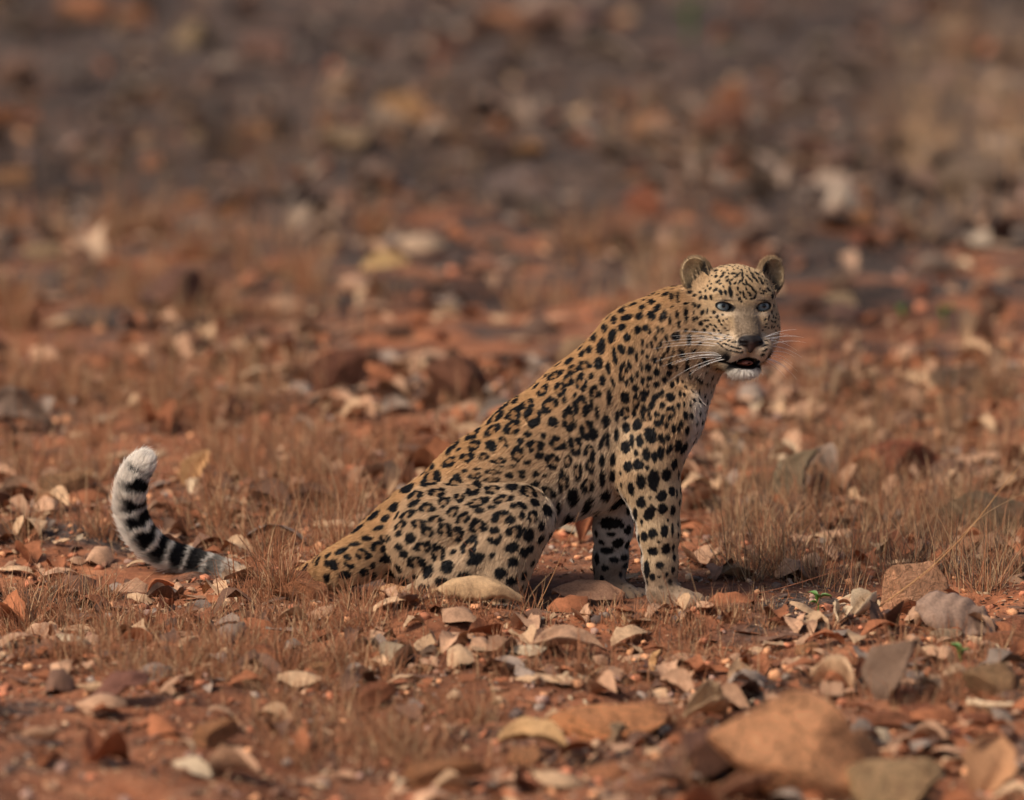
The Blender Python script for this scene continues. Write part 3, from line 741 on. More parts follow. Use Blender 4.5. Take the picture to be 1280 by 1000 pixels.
# ------------------------------------------------------------------ fur strands
def fur_roots(n):
    tri = np.concatenate([BQ[:, [0, 1, 2]], BQ[:, [0, 2, 3]]])
    e1 = BV[tri[:, 1]] - BV[tri[:, 0]]; e2 = BV[tri[:, 2]] - BV[tri[:, 0]]
    ar = np.linalg.norm(np.cross(e1, e2), axis=1)
    cen = BV[tri].mean(1)
    headw = np.linalg.norm(cen - H(-20, 0, -15), axis=1) < 0.15
    facing = np.where(BN[tri[:, 0]] @ unit(CAM - H0) > -0.35, 1.0, 0.45)
    ar = ar * np.where(headw, 2.6, 1.0) * facing
    t = rng.choice(len(tri), n, p=ar / ar.sum())
    a, b = rng.random(n), rng.random(n); m = a + b > 1; a[m] = 1 - a[m]; b[m] = 1 - b[m]
    w = np.stack([1 - a - b, a, b], 1)
    return np.einsum('nk,nkd->nd', w, BV[tri[t]]), unit(np.einsum('nk,nkd->nd', w, BN[tri[t]]))
NF = 330000
rp, rn = fur_roots(NF)
Wr, flr = regions(rp)
tdir = flow_at(rp, rn, Wr, flr)
fF, fR, fU = facec(rp)
face = np.clip(Wr['head'] + Wr['muzzle'] + Wr['nose'] + Wr['jaw'] * 0.6, 0, 1)
L = 0.0115 * np.ones(NF)
L = L + 0.010 * sstep(-0.2, -0.8, rn[:, 2]) * (Wr['torso'] + Wr['breast'])
L = L * (1 - face) + 0.0052 * face
rise_face = np.exp(-((fF + 48) / 12) ** 2) * sstep(26, 36, np.abs(fR)) * sstep(10, -5, fU) * face
L = np.where(face > 0.5, L + 0.014 * sstep(-22, -50, fF) * sstep(5, -35, fU), L)
L = L + Wr['chin'] * 0.010
L = L * (1 - 0.40 * Wr['ear']) * (1 - 0.72 * Wr['paw']) * (1 - 0.35 * Wr['foreleg'])
tx = sstep(P(300, 700, .3)[0], P(180, 700, .3)[0], rp[:, 0]) * (Wr['tail'] > 0.5)
L = L + 0.008 * tx
L *= rng.uniform(0.65, 1.25, NF) * np.where(rng.random(NF) < 0.04, 1.5, 1.0)
rise = (0.17 + 0.36 * tx + 0.12 * face + 0.10 * Wr['breast'] + 0.45 * rise_face)[:, None]
clump = np.stack([vnoise(rp * 90, 31), vnoise(rp * 90, 32), vnoise(rp * 90, 33)], 1) * 0.06
jit = rng.normal(0, 1, (NF, 3)) * (0.12 + 0.25 * Wr['ear'] + 0.12 * Wr['chin'] + 0.06 * face)[:, None] + clump
d0 = unit(tdir + rn * rise * 2.2 + jit)
d1 = unit(tdir + rn * rise + jit)
d2 = unit(tdir + rn * rise * 0.35 + jit * 1.2 + np.array([0, 0, -0.10]))
seg = (L / 3)[:, None]
p0 = rp - rn * 0.0005; p1 = p0 + d0 * seg; p2 = p1 + d1 * seg; p3 = p2 + d2 * seg
sp = rp + (tdir * (L * 0.42)[:, None]) * 1.0
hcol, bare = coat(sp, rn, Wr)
keep = ~bare & ~(carve('mouth', rp) < 1.6) & ~(carve('eyeslit', rp) < 1.3)
p0, p1, p2, p3, hcol, L = [a[keep] for a in (p0, p1, p2, p3, hcol, L)]
hcol = hcol * rng.uniform(0.78, 1.22, (len(hcol), 1))
n = len(p0)
hcv = bpy.data.hair_curves.new('fur')
hcv.add_curves([4] * n)
hcv.attributes['position'].data.foreach_set('vector', np.stack([p0, p1, p2, p3], 1).astype(np.float32).ravel())
ra_ = hcv.attributes.get('radius') or hcv.attributes.new('radius', 'FLOAT', 'POINT')
wd = np.where(L < 0.009, 0.00032, 0.00046)[:, None] * np.array([1.0, 0.95, 0.7, 0.15])
ra_.data.foreach_set('value', wd.astype(np.float32).ravel())
ca = hcv.attributes.new('tint', 'FLOAT_COLOR', 'CURVE')
ca.data.foreach_set('color', np.concatenate([hcol, np.ones((n, 1))], 1).astype(np.float32).ravel())
k = NT('leopard_fur'); at = k.n('ShaderNodeAttribute', attribute_name='tint')
MFUR = k.out(at.outputs['Color'], 0.58, 0.13)
fur = child('fur', hcv, MFUR); fur['kind'] = 'stuff'
print('fur', n)

# ------------------------------------------------------------------ eyes, tongue, teeth, whiskers
k = NT('leopard_eye')
tc = k.n('ShaderNodeTexCoord'); sx = k.n('ShaderNodeSeparateXYZ'); k.l(tc.outputs['Object'], sx.inputs[0])
vl = k.n('ShaderNodeVectorMath', operation='LENGTH'); cx = k.n('ShaderNodeCombineXYZ'); k.l(sx.outputs[1], cx.inputs[0]); k.l(sx.outputs[2], cx.inputs[1]); k.l(cx.outputs[0], vl.inputs[0])
r = 11.2 / S
rad = k.n('ShaderNodeMath', operation='DIVIDE'); k.l(vl.outputs['Value'], rad.inputs[0]); rad.inputs[1].default_value = r
nz = k.noise(900, 3)
ic = k.ramp(rad.outputs[0], [(0.0, (0.002, 0.002, 0.002)), (0.20, (0.003, 0.003, 0.003)), (0.25, (0.10, 0.12, 0.125)), (0.48, (0.24, 0.28, 0.285)), (0.64, (0.19, 0.22, 0.22)), (0.74, (0.02, 0.02, 0.02)), (0.85, (0.05, 0.04, 0.035))])
k.l(k.mix(0.35, ic, k.mix(nz, (0.1, 0.1, 0.1), (0.9, 0.9, 0.9)), 'OVERLAY'), k.b.inputs['Base Color'])
k.b.inputs['Coat Weight'].default_value = 0.6; k.b.inputs['Coat Roughness'].default_value = 0.015; k.b.inputs['Roughness'].default_value = 0.2; k.b.inputs['Specular IOR Level'].default_value = 0.2
MEYE = k.m
bm = bmesh.new(); bmesh.ops.create_uvsphere(bm, u_segments=40, v_segments=24, radius=r)
em = bpy.data.meshes.new('eye'); bm.to_mesh(em); bm.free()
for pg in em.polygons: pg.use_smooth = True
for s in (-1, 1):
    o = link('eye', em, MEYE, leo)
    gaze = unit(hF * 1.0 + hR * (0.02 + s * 0.05) - hU * 0.0)
    zz = unit(hU - gaze * (hU @ gaze)); yy = np.cross(zz, gaze)
    M = Matrix(np.stack([gaze, yy, zz], 1).tolist()).to_4x4(); M.translation = Vector(H(-10.4, s * 25.5, -0.2))
    o.matrix_world = M; o.matrix_parent_inverse = LINV; o.matrix_basis = M
def smooth_tube(pts, radii, seg=8):
    pts = np.asarray(pts, float); V = []; 
    t = np.gradient(pts, axis=0); t = unit(t)
    up = np.array([0.13, 0.27, 0.95]); a = unit(np.cross(t, up)); b = np.cross(t, a)
    ang = np.linspace(0, 2 * np.pi, seg, endpoint=False)
    for i in range(len(pts)):
        V.append(pts[i] + radii[i] * (np.cos(ang)[:, None] * a[i] + np.sin(ang)[:, None] * b[i]))
    V = np.concatenate(V); F = []
    for i in range(len(pts) - 1):
        for j in range(seg):
            F.append((i * seg + j, i * seg + (j + 1) % seg, (i + 1) * seg + (j + 1) % seg, (i + 1) * seg + j))
    return V, np.array(F)
def merge(parts):
    V = []; F = {}; o = 0
    for v, f in parts:
        f = np.asarray(f); V.append(v); F.setdefault(f.shape[1], []).append(f + o); o += len(v)
    return np.concatenate(V), [np.concatenate(x) for x in F.values()]
def plain(name, col, rough=0.6, spec=0.3):
    k = NT(name); nz = k.noise(60, 4)
    return k.out(k.mix(nz, tuple(np.array(col) * 0.8), tuple(np.array(col) * 1.15)), rough, spec)
MT = plain('tongue_flesh', (0.17, 0.06, 0.045), 0.4, 0.4)
V, F = smooth_tube([H(-10, 0, -71), H(4, 0, -70.5), H(14, 0, -70), H(20, 0, -70.5), H(23.5, 0, -71.5)], np.array([8.5, 8.5, 8, 6.5, 2]) / S, 12)
cc = H(10, 0, -71); V = V + np.outer((V - cc) @ hU, hU) * -0.58
child('tongue', mesh_np('tongue', V, F), MT)
MW = plain('whisker_hair', (0.85, 0.83, 0.80), 0.4, 0.5)
wr = np.random.default_rng(3)
for s in (-1, 1):
    for row in range(4):
        for c_ in range(4):
            p0_ = H(16 - c_ * 6.5, s * (15 + c_ * 4.2), -47 - row * 4.5 + c_ * 0.8) 
            hit = bvh.find_nearest(Vector(p0_))[0]; p0_ = np.array(hit)
            ln = wr.uniform(48, 78) if s < 0 else wr.uniform(34, 56)
            dirv = unit(hR * s * 1.0 - hF * wr.uniform(0.25, 0.5) + hU * (0.26 - row * 0.13 + wr.normal(0, .10)))
            pts = []
            for t in np.linspace(0, 1, 9):
                pts.append(p0_ + dirv * ln * t / S + (-hU * 16 * t * t + hU * 4 * t) / S * (0.6 + row * 0.2))
            V, F = smooth_tube(pts, np.linspace(0.36, 0.08, 9) / S * 0.8, 4)
            child('whisker', mesh_np('whisker', V, F), MW)
# ================================================================== stones, leaves, grass
def gz_at(x, y): return float(gh(np.array([x]), np.array([y]))[0])
def ground_at(px, py):
    """ground point under a picture position, on the uneven ground"""
    z = 0.0
    for _ in range(3):
        g = G(px, py, z); z = gz_at(g[0], g[1])
    g[2] = z; return g
def px_m(g): return FPX / float((np.asarray(g) - CAM) @ _F)      # pixels per metre at a point
tailpath = np.array(TP)
def blocked(x, y, m=0.0):
    """inside the leopard's footprint"""
    x = np.asarray(x); y = np.asarray(y)
    b = (np.abs(x + 0.10) < 0.27 + m) & (np.abs(y) < 0.215 + m)
    b |= (np.abs(x - 0.29) < 0.17 + m) & (y > -0.17 - m) & (y < 0.13 + m)
    for t in tailpath[2:]: b |= (np.hypot(x - t[0], y - t[1]) < 0.05 + m)
    for a_, b_ in zip(tailpath[2:-1], tailpath[3:]):
        c_ = (a_ + b_) / 2; b |= (np.hypot(x - c_[0], y - c_[1]) < 0.05 + m)
    return b
lr = np.random.default_rng(21)

# ---- materials that take their colour from the object (single things) or from the vertices (masses)
def tint_mat(name, from_object, rough, spec, scale, contrast, bump, bdist, translucent=False):
    k = NT(name)
    if from_object: c = k.n('ShaderNodeObjectInfo').outputs['Color']
    else: c = k.n('ShaderNodeAttribute', attribute_name='tint').outputs['Color']
    tc = k.n('ShaderNodeNewGeometry').outputs['Position'] if not from_object else k.n('ShaderNodeTexCoord').outputs['Object']
    a = k.noise(scale, 6, 0.65, tc); b = k.noise(scale * 5.3, 4, 0.7, tc)
    g = k.ramp(a, [(0.28, (1 - contrast,) * 3), (0.5, (1, 1, 1)), (0.75, (1 + contrast * 0.8,) * 3)])
    c = k.mix(1.0, c, g, 'MULTIPLY')
    g2 = k.ramp(b, [(0.35, (0.72, 0.70, 0.68)), (0.6, (1.08, 1.08, 1.08))])
    c = k.mix(0.8, c, g2, 'MULTIPLY')
    if from_object and not translucent:
        dirt = k.ramp(k.noise(scale * 0.6, 4, 0.6, tc), [(0.5, (0, 0, 0)), (0.66, (1, 1, 1))])
        m = k.n('ShaderNodeMath', operation='MULTIPLY'); k.l(dirt, m.inputs[0]); m.inputs[1].default_value = 0.45
        c = k.mix(m.outputs[0], c, (0.25, 0.105, 0.055))
        wv = k.n('ShaderNodeVectorMath', operation='MULTIPLY_ADD'); nv_ = k.n('ShaderNodeTexNoise', Scale=3.0, Detail=4); k.l(tc, nv_.inputs['Vector'])
        k.l(nv_.outputs['Color'], wv.inputs[0]); wv.inputs[1].default_value = (0.5, 0.5, 0.5); k.l(tc, wv.inputs[2])
        vo = k.n('ShaderNodeTexVoronoi', feature='DISTANCE_TO_EDGE', Scale=2.6); k.l(wv.outputs[0], vo.inputs['Vector'])
        crack = k.ramp(vo.outputs['Distance'], [(0.0, (0.35, 0.33, 0.32)), (0.035, (1, 1, 1))])
        c = k.mix(0.7, c, crack, 'MULTIPLY')
        pale = k.ramp(k.noise(scale * 1.7, 7, 0.7, tc), [(0.55, (1, 1, 1)), (0.72, (1.45, 1.4, 1.35))])
        c = k.mix(1.0, c, pale, 'MULTIPLY')
    hb = k.n('ShaderNodeMath', operation='ADD'); k.l(a, hb.inputs[0]); k.l(b, hb.inputs[1])
    k.bump(hb.outputs[0], bump, bdist)
    k.out(c, rough, spec)
    return k.m
MSTONE = tint_mat('stone', True, 0.92, 0.15, 6, 0.5, 1.0, 0.05)
MGRAVEL = tint_mat('gravel', False, 0.92, 0.15, 30, 0.4, 0.5, 0.004)
MLEAF = tint_mat('dry_leaf', True, 0.72, 0.25, 26, 0.35, 0.5, 0.004, True)
MLITTER = tint_mat('leaf_litter', False, 0.8, 0.2, 40, 0.4, 0.4, 0.003)
MGRASS = tint_mat('dry_grass', False, 0.75, 0.2, 50, 0.25, 0.0, 0.001)
MSTALK = tint_mat('grass_stalk', True, 0.7, 0.2, 50, 0.2, 0.0, 0.001, True)

# ---- stones
def stone_mesh(name, seed, sub=4, cuts=13, rough=0.07):
    r = np.random.default_rng(seed)
    bm = bmesh.new(); bmesh.ops.create_icosphere(bm, subdivisions=sub, radius=1.0)
    V = np.array([v.co[:] for v in bm.verts]); F = np.array([[v.index for v in f.verts] for f in bm.faces]); bm.free()
    for _ in range(cuts):
        d = unit(r.normal(size=3)); c = r.uniform(0.42, 0.78)
        e = np.maximum(V @ d - c, 0); V = V - e[:, None] * d * 1.0
    V = V * (1 + rough * vnoise(V * 1.6 + seed, seed) + rough * 0.35 * vnoise(V * 4.5, seed + 3) + rough * 0.28 * vnoise(V * 11, seed + 5))[:, None]
    V = V / np.abs(V).max(0)
    return mesh_np(name, V * 0.5, F, True), V * 0.5, F
STONES = [stone_mesh('stone', 100 + i)[0] for i in range(9)]
RED, ORG, BRN, GRY, TNS, MAU, DRK = [np.array(c) * 1.85 for c in ((0.30, 0.115, 0.062), (0.42, 0.205, 0.105), (0.15, 0.078, 0.052), (0.20, 0.152, 0.122), (0.39, 0.25, 0.155), (0.22, 0.135, 0.105), (0.075, 0.052, 0.044))]
def stone(name, px, base, wpx, hpx, col, label, group=None, proto=None, depth=0.75, rot=None, tilt=(0, 0), sink=0.22):
    g = ground_at(px, base); s = px_m(g)
    w = wpx / s; h = hpx / s / math.cos(ELEV) * 1.0; d = w * depth
    me = STONES[int(lr.integers(len(STONES))) if proto is None else proto]
    o = link(name, me, MSTONE)
    rz = lr.uniform(-0.4, 0.4) if rot is None else rot
    hh = h / (1 - sink)
    o.scale = (w * 1.02, d, hh)
    # the row given is the near foot of the stone; its middle lies half its depth farther
    x, y = g[0], g[1] + d * 0.42
    o.location = (x, y, gz_at(x, y) + hh * 0.5 - hh * sink)
    o.rotation_euler = (tilt[0], tilt[1], rz); o.color = (*np.clip(col * lr.uniform(0.93, 1.07, 3), 0, 1), 1)
    tag(o, label, 'stone', group); return o
stone('boulder', 988, 1006, 235, 128, ORG * np.array([1.25, 1.25, 1.2]), 'large sunlit orange boulder with a sloping flat face', proto=2, rot=0.35, tilt=(0, 0.12), depth=0.8)
stone('boulder', 1060, 985, 120, 70, ORG * np.array([0.85, 0.8, 0.8]), 'shaded brown-orange rock against the large orange boulder', proto=6, rot=0.5)
stone('stone', 1250, 880, 90, 50, TNS * np.array([0.9, 0.75, 0.68]), 'pinkish tan stone behind the tan crumpled leaf', proto=8)
stone('flat_stone', 540, 990, 130, 36, ORG * np.array([0.8, 0.7, 0.7]), 'flat reddish slab in the foreground litter', proto=3)
stone('flat_stone', 778, 928, 190, 50, ORG * np.array([1.2, 1.08, 1.0]), 'long flat orange slab of rock beside the large orange boulder', proto=4, rot=0.1)
stone('flat_stone', 1128, 1018, 165, 72, TNS * np.array([1.05, 0.92, 0.85]), 'grey-tan tilted slab of rock beside the large orange boulder', proto=4, rot=-0.3, tilt=(0.3, -0.05))
stone('flat_stone', 1105, 916, 95, 24, RED, 'thin flat red stone behind the large orange boulder', proto=1, rot=0.1)
stone('boulder', 880, 985, 110, 70, BRN * np.array([1.2, 1.1, 1.1]), 'dull brown rock leaning against the large orange boulder', proto=3)
stone('stone', 378, 752, 74, 34, ORG * np.array([0.9, 0.8, 0.8]), 'smooth rounded red stone beside the root of the tail', proto=0, rot=0.1)
stone('stone', 1150, 771, 104, 70, TNS * np.array([1.3, 1.15, 0.98]), 'rounded tan stone with a grey ribbed leaf leaning on it', proto=6, rot=0.2)
stone('boulder', 430, 492, 80, 64, BRN * np.array([1.05, 0.8, 0.75]), 'dark rust-brown boulder casting a shadow behind the rump', proto=7, rot=0.3, depth=0.9)
stone('boulder', 578, 512, 92, 62, BRN * np.array([1.35, 1.05, 1.0]), 'round reddish-brown boulder just behind the arched back', proto=8, depth=0.9)
stone('boulder', 1238, 672, 125, 62, BRN * np.array([1.0, 1.2, 1.15]), 'dark rounded boulder behind the tall straw stalks', proto=0)
stone('stone', 262, 938, 74, 36, ORG * np.array([0.95, 0.85, 0.85]), 'small angular orange stone alone on bare red earth', proto=3)
stone('flat_stone', 1188, 802, 52, 16, TNS * 1.05, 'small pale flat stone under the grey ribbed leaf', proto=4)
stone('stone', 1255, 812, 75, 26, RED * 1.1, 'low red stone next to the small pale flat stone', proto=1)
stone('stone', 1268, 795, 60, 22, RED * 1.2, 'red stone behind the low red stone', proto=2)
stone('boulder', 222, 395, 120, 52, MAU * np.array([0.85, 0.75, 0.72]), 'wide low mauve-brown rock among rusty grass', proto=5)
stone('boulder', 820, 180, 66, 36, ORG * 1.0, 'bright orange rock on the burnt ground', proto=6)
stone('boulder', 908, 170, 84, 42, BRN * np.array([1.4, 1.25, 1.2]), 'round brown rock beside the bright orange rock', proto=7)
stone('boulder', 442, 196, 92, 36, TNS * 0.85, 'pale tan rock on the burnt ground', proto=8)
stone('boulder', 1192, 492, 90, 40, DRK * 1.4, 'dark low rock half hidden by brown leaves', proto=1)
stone('boulder', 655, 262, 98, 44, GRY * 0.9, 'grey low rock behind the leopard', proto=2)
stone('stone', 1208, 700, 70, 36, ORG * 0.95, 'orange stone between the tall straw stalks and tan stone', proto=3)
stone('boulder', 1228, 240, 110, 56, MAU * 0.9, 'mauve rock on the burnt ground near straw-coloured grass', proto=4)
stone('boulder', 1120, 600, 190, 46, RED * np.array([0.75, 0.62, 0.62]), 'broad low dark red rock behind the dry grass', proto=5, sink=0.4)
stone('stone', 1105, 690, 90, 26, RED * 0.9, 'flat rusty stone in the dry grass beside the forelegs', proto=6, sink=0.35)
stone('stone', 85, 622, 80, 36, TNS * np.array([0.9, 0.7, 0.62]), 'pinkish tan stone left of the raised tail', proto=7)
stone('flat_stone', 610, 505, 30, 20, MAU, 'little mauve stone beside the reddish-brown boulder', proto=0)

CN = {'rust-red': RED, 'orange': ORG, 'dark brown': BRN, 'grey': GRY, 'tan': TNS, 'mauve-brown': MAU, 'blackened': DRK}
zones = [  # (rows, how many, colours, widths in px, brightness, where) : further stones that one can tell apart
 ((2, 90), 40, ['mauve-brown', 'dark brown', 'grey', 'tan', 'blackened', 'orange'], (30, 84), 0.85, 'on the far burnt ground'),
 ((90, 210), 50, ['mauve-brown', 'dark brown', 'grey', 'tan', 'orange', 'blackened', 'rust-red'], (26, 76), 0.9, 'on the dark ash ground behind the leopard'),
 ((210, 330), 44, ['mauve-brown', 'dark brown', 'rust-red', 'grey', 'tan', 'orange'], (22, 64), 0.95, 'among rusty grass beyond the leopard'),
 ((330, 480), 50, ['mauve-brown', 'rust-red', 'tan', 'grey', 'dark brown'], (18, 60), 1.0, 'in the pale litter behind the leopard'),
 ((480, 640), 20, ['mauve-brown', 'rust-red', 'orange', 'dark brown'], (14, 44), 0.95, 'in the litter close behind the leopard'),
 ((770, 880), 20, ['rust-red', 'orange', 'dark brown', 'mauve-brown'], (14, 40), 1.0, 'on the red earth before the leopard'),
 ((880, 998), 22, ['rust-red', 'orange', 'orange', 'tan'], (20, 70), 1.1, 'lying near the orange boulder and slab')]
for zi, ((a, b), n_, cols, (w0, w1), br, where) in enumerate(zones):
    for _ in range(n_):
        px = lr.uniform(-20, 1300); py = lr.uniform(a, b); wpx = math.exp(lr.uniform(math.log(w0), math.log(w1)))
        if zi == 6: px = lr.uniform(430, 1300)
        g = ground_at(px, py)
        if blocked(g[0], g[1] + 0.03, 0.06): continue
        if zi == 5 and px < 330 and lr.random() < 0.6: continue
        cn = cols[int(lr.integers(len(cols)))]; hr = lr.uniform(0.26, 0.62)
        shape = 'flat' if hr < 0.36 else ('chunky' if hr > 0.52 else 'low')
        size = 'small' if wpx < math.sqrt(w0 * w1) else 'broad'
        lab = f'{size} {shape} {cn} stone {where}'
        stone('stone', px, py, wpx, wpx * hr, CN[cn] * br, lab, f'{cn} stones {where}', sink=lr.uniform(0.2, 0.4), tilt=(lr.normal(0, .12), lr.normal(0, .12)))


# ---- dried leaves: curled blades with a raised midrib
def leaf_shape(seed, nu=9, nv=5, curl=0.5, arch=0.25, fold=0.2, ribs=0.0, broad=0.5, cup=1.0, torn=0.10):
    r = np.random.default_rng(seed)
    u = np.linspace(0, 1, nu); v = np.linspace(-1, 1, nv)
    U, Vv = np.meshgrid(u, v, indexing='ij')
    wid = broad * np.sin(np.pi * np.clip(U, 0.015, 0.985) ** r.uniform(0.75, 1.1)) ** r.uniform(0.65, 0.9)
    wob = 1 + torn * vnoise(np.stack([U * 6, np.sign(Vv) * 3, 0 * U + seed], -1), seed) + torn * 0.8 * vnoise(np.stack([U * 15, np.sign(Vv) * 5, 0 * U + seed], -1), seed + 2)
    x = U - 0.5; y = Vv * wid * 0.5 * wob
    ang = Vv * curl
    z = np.abs(Vv) * wid * fold + cup * wid * 0.5 * (1 - np.cos(ang * 1.8)) * 1.1
    y = y * np.cos(ang * 0.9)
    z = z - arch * (2 * U - 1) ** 2 * 0.5 + 0.06 * vnoise(np.stack([U * 4, Vv * 2.2, 0 * U + seed], -1), seed + 1)
    if ribs: z = z + ribs * np.abs(np.sin((U * 5.5 - np.abs(Vv) * 0.9) * np.pi)) * (0.25 + 0.75 * np.abs(Vv))
    V = np.stack([x, y, z], -1).reshape(-1, 3); V[:, 2] -= V[:, 2].min()
    i, j = np.meshgrid(np.arange(nu - 1), np.arange(nv - 1), indexing='ij'); q = (i * nv + j).ravel()
    F = np.stack([q, q + nv, q + nv + 1, q + 1], 1)
    return V, F
def thick(V, F, t):
    """close the sheet into a thin solid"""
    e = np.concatenate([F[:, [0, 1]], F[:, [1, 2]], F[:, [2, 3]], F[:, [3, 0]]])
    es = set(map(tuple, e)); rim = np.array([a for a in es if (a[1], a[0]) not in es])
    n = len(V); N = vnormals(V, F)
    V2 = np.concatenate([V, V - N * t])
    return V2, np.concatenate([F, F[:, ::-1] + n, np.stack([rim[:, 1], rim[:, 0], rim[:, 0] + n, rim[:, 1] + n], 1)])
LEAFM = []
for i in range(12):
    V, F = leaf_shape(300 + i, nu=13, nv=6, torn=0.22, cup=(1, -1)[(i // 4) % 2], curl=(0.15, 0.35, 0.6, 0.9)[i % 4], arch=(0.05, 0.3, -0.2)[i % 3], fold=(-0.08, 0.08, 0.02)[i % 3], broad=(0.45, 0.6, 0.75)[(i // 2) % 3], ribs=0.02)
    V, F = thick(V, F, 0.006); LEAFM.append(mesh_np('leaf', V, F))
L_TAN, L_PINK, L_RUST, L_BRN, L_GRY, L_PALE = [np.array(c) * 1.25 for c in ((0.39, 0.25, 0.148), (0.345, 0.20, 0.122), (0.24, 0.088, 0.040), (0.125, 0.066, 0.043), (0.215, 0.16, 0.125), (0.43, 0.32, 0.21))]
LCOL = [('tan', L_TAN), ('pinkish brown', L_PINK), ('rust-red', L_RUST), ('dark brown', L_BRN), ('grey-brown', L_GRY), ('pale straw', L_PALE)]
def put_leaf(name, px, py, lpx, col, label, group=None, me=None, rot=None, tilt=(0, 0), zs=1.0, lift=0.0, ws=1.0, dy=0.0, yabs=None):
    g = ground_at(px, py)
    if yabs is not None: g = P(px, py, yabs)
    s = px_m(g); ln = lpx / s
    o = link(name, me if me is not None else LEAFM[int(lr.integers(len(LEAFM)))], MLEAF)
    rz = lr.uniform(0, 6.28) if rot is None else rot
    o.scale = (ln, ln * ws, ln * zs)
    o.location = (g[0], g[1] + dy, gz_at(g[0], g[1] + dy) + 0.004 + lift); o.rotation_euler = (tilt[0], tilt[1], rz)
    o.color = (*np.clip(col, 0, 1), 1); tag(o, label, 'leaf', group); return o
def hero(seed, **kw):
    V, F = leaf_shape(seed, nu=29, nv=11, torn=0.12, **kw); V, F = thick(V, F, 0.007); return mesh_np('leaf', V, F)
put_leaf('fallen_leaf', 597, 745, 118, L_TAN * np.array([1.0, 1.0, 0.92]), 'large tan dry leaf arched over the ground in front of the haunch', me=hero(1, curl=0.8, arch=0.55, fold=-0.05, broad=0.40, cup=-1), rot=-0.15, tilt=(0.40, 0.08), lift=0.006, yabs=-0.31)
put_leaf('fallen_leaf', 505, 760, 82, L_TAN * np.array([1.0, 0.86, 0.75]), 'flat tan dry leaf lying before the root of the tail', me=hero(2, curl=0.3, arch=0.1, fold=0.05, broad=0.5), rot=0.1, tilt=(0.1, 0), lift=0.01)
put_leaf('fallen_leaf', 1193, 790, 108, L_GRY * np.array([1.15, 1.0, 0.92]), 'grey leaf with deep ribs leaning on the tan stone', me=hero(3, curl=0.5, arch=0.25, fold=-0.03, ribs=0.055, broad=0.66, cup=-1), rot=0.1, tilt=(0.85, 0.30), lift=0.02)
put_leaf('fallen_leaf', 735, 756, 92, L_PINK * np.array([0.85, 0.8, 0.8]), 'pointed brown leaf lying in front of the far forepaw', me=hero(4, curl=0.4, arch=0.2, fold=-0.15, broad=0.42), rot=0.0, tilt=(0.5, 0.05), lift=0.012)
put_leaf('fallen_leaf', 1072, 763, 62, L_PALE, 'pale straw-coloured leaf on dark soil before the dry grass', me=hero(5, curl=0.5, arch=0.2, fold=-0.1, broad=0.5), rot=-0.15, tilt=(0.4, 0))
put_leaf('fallen_leaf', 710, 822, 98, L_PINK * np.array([0.95, 0.95, 0.95]), 'broad curled brown leaf on the ground below the forepaws', me=hero(6, curl=0.7, arch=0.3, fold=-0.2, broad=0.55), rot=0.12, tilt=(0.3, 0.05), lift=0.01)
put_leaf('fallen_leaf', 480, 345, 66, L_PALE * np.array([1.02, 0.9, 0.62]), 'bright yellowish leaf resting among rusty grass behind the rump', me=hero(7, curl=0.5, arch=0.1, fold=0.1, broad=0.45), rot=0.25, tilt=(0.6, -0.15), lift=0.03)
put_leaf('fallen_leaf', 22, 532, 92, L_GRY * np.array([0.62, 0.55, 0.52]), 'dark curled leaf with pale ribs beyond the raised tail', me=hero(8, curl=0.8, arch=0.4, fold=-0.1, ribs=0.03, broad=0.62), rot=-0.1, tilt=(0.75, 0.1), lift=0.02)
put_leaf('fallen_leaf', 152, 880, 82, L_BRN * np.array([1.1, 0.85, 0.85]), 'dark reddish-brown folded leaf on the red earth', me=hero(9, curl=0.6, arch=0.4, fold=-0.35, broad=0.6), rot=0.5, tilt=(0.4, -0.3), lift=0.02)
put_leaf('fallen_leaf', 823, 842, 34, L_PALE * np.array([0.95, 0.72, 0.5]), 'small upright orange-tan leaf below the forepaws', me=hero(10, curl=0.5, arch=0.1, broad=0.5), rot=0.3, tilt=(0.2, -1.25), lift=0.02)
put_leaf('fallen_leaf', 212, 706, 74, L_RUST * np.array([0.9, 0.9, 0.9]), 'rust-brown leaf standing against the raised tail', me=hero(11, curl=0.5, arch=0.3, fold=0.0, broad=0.36), rot=-0.25, tilt=(0.7, 0.35), lift=0.035, dy=-0.04)
put_leaf('fallen_leaf', 250, 608, 62, L_TAN * np.array([0.95, 0.82, 0.62]), 'yellow-tan leaf standing upright beyond the tail', me=hero(12, curl=0.5, arch=0.2, broad=0.6), rot=0.8, tilt=(0.3, -1.0), lift=0.03)
put_leaf('fallen_leaf', 343, 672, 44, L_PALE * np.array([0.9, 0.75, 0.6]), 'narrow pale leaf strip standing up in reddish grass', me=hero(13, curl=0.3, arch=0.05, broad=0.3), rot=0.3, tilt=(0, -1.35), lift=0.025)
put_leaf('fallen_leaf', 1012, 628, 92, np.array([0.15, 0.105, 0.062]), 'olive-brown leaf standing upright in the dry grass', me=hero(14, curl=0.5, arch=0.2, broad=0.72), rot=0.5, tilt=(0.1, -1.2), lift=0.04)
put_leaf('fallen_leaf', 1132, 880, 100, np.array([0.17, 0.105, 0.07]), 'brown leaf standing upright behind the orange boulder', me=hero(15, curl=0.4, arch=0.2, broad=0.85), rot=0.4, tilt=(0.15, -1.15), lift=0.04)
put_leaf('fallen_leaf', 950, 985, 120, L_BRN * np.array([1.7, 1.5, 1.3]), 'brown curled leaf in front of the large orange boulder', me=hero(16, curl=0.9, arch=0.2, fold=-0.2, broad=0.5), rot=0.2, tilt=(0.3, 0), lift=0.01, dy=-0.12)
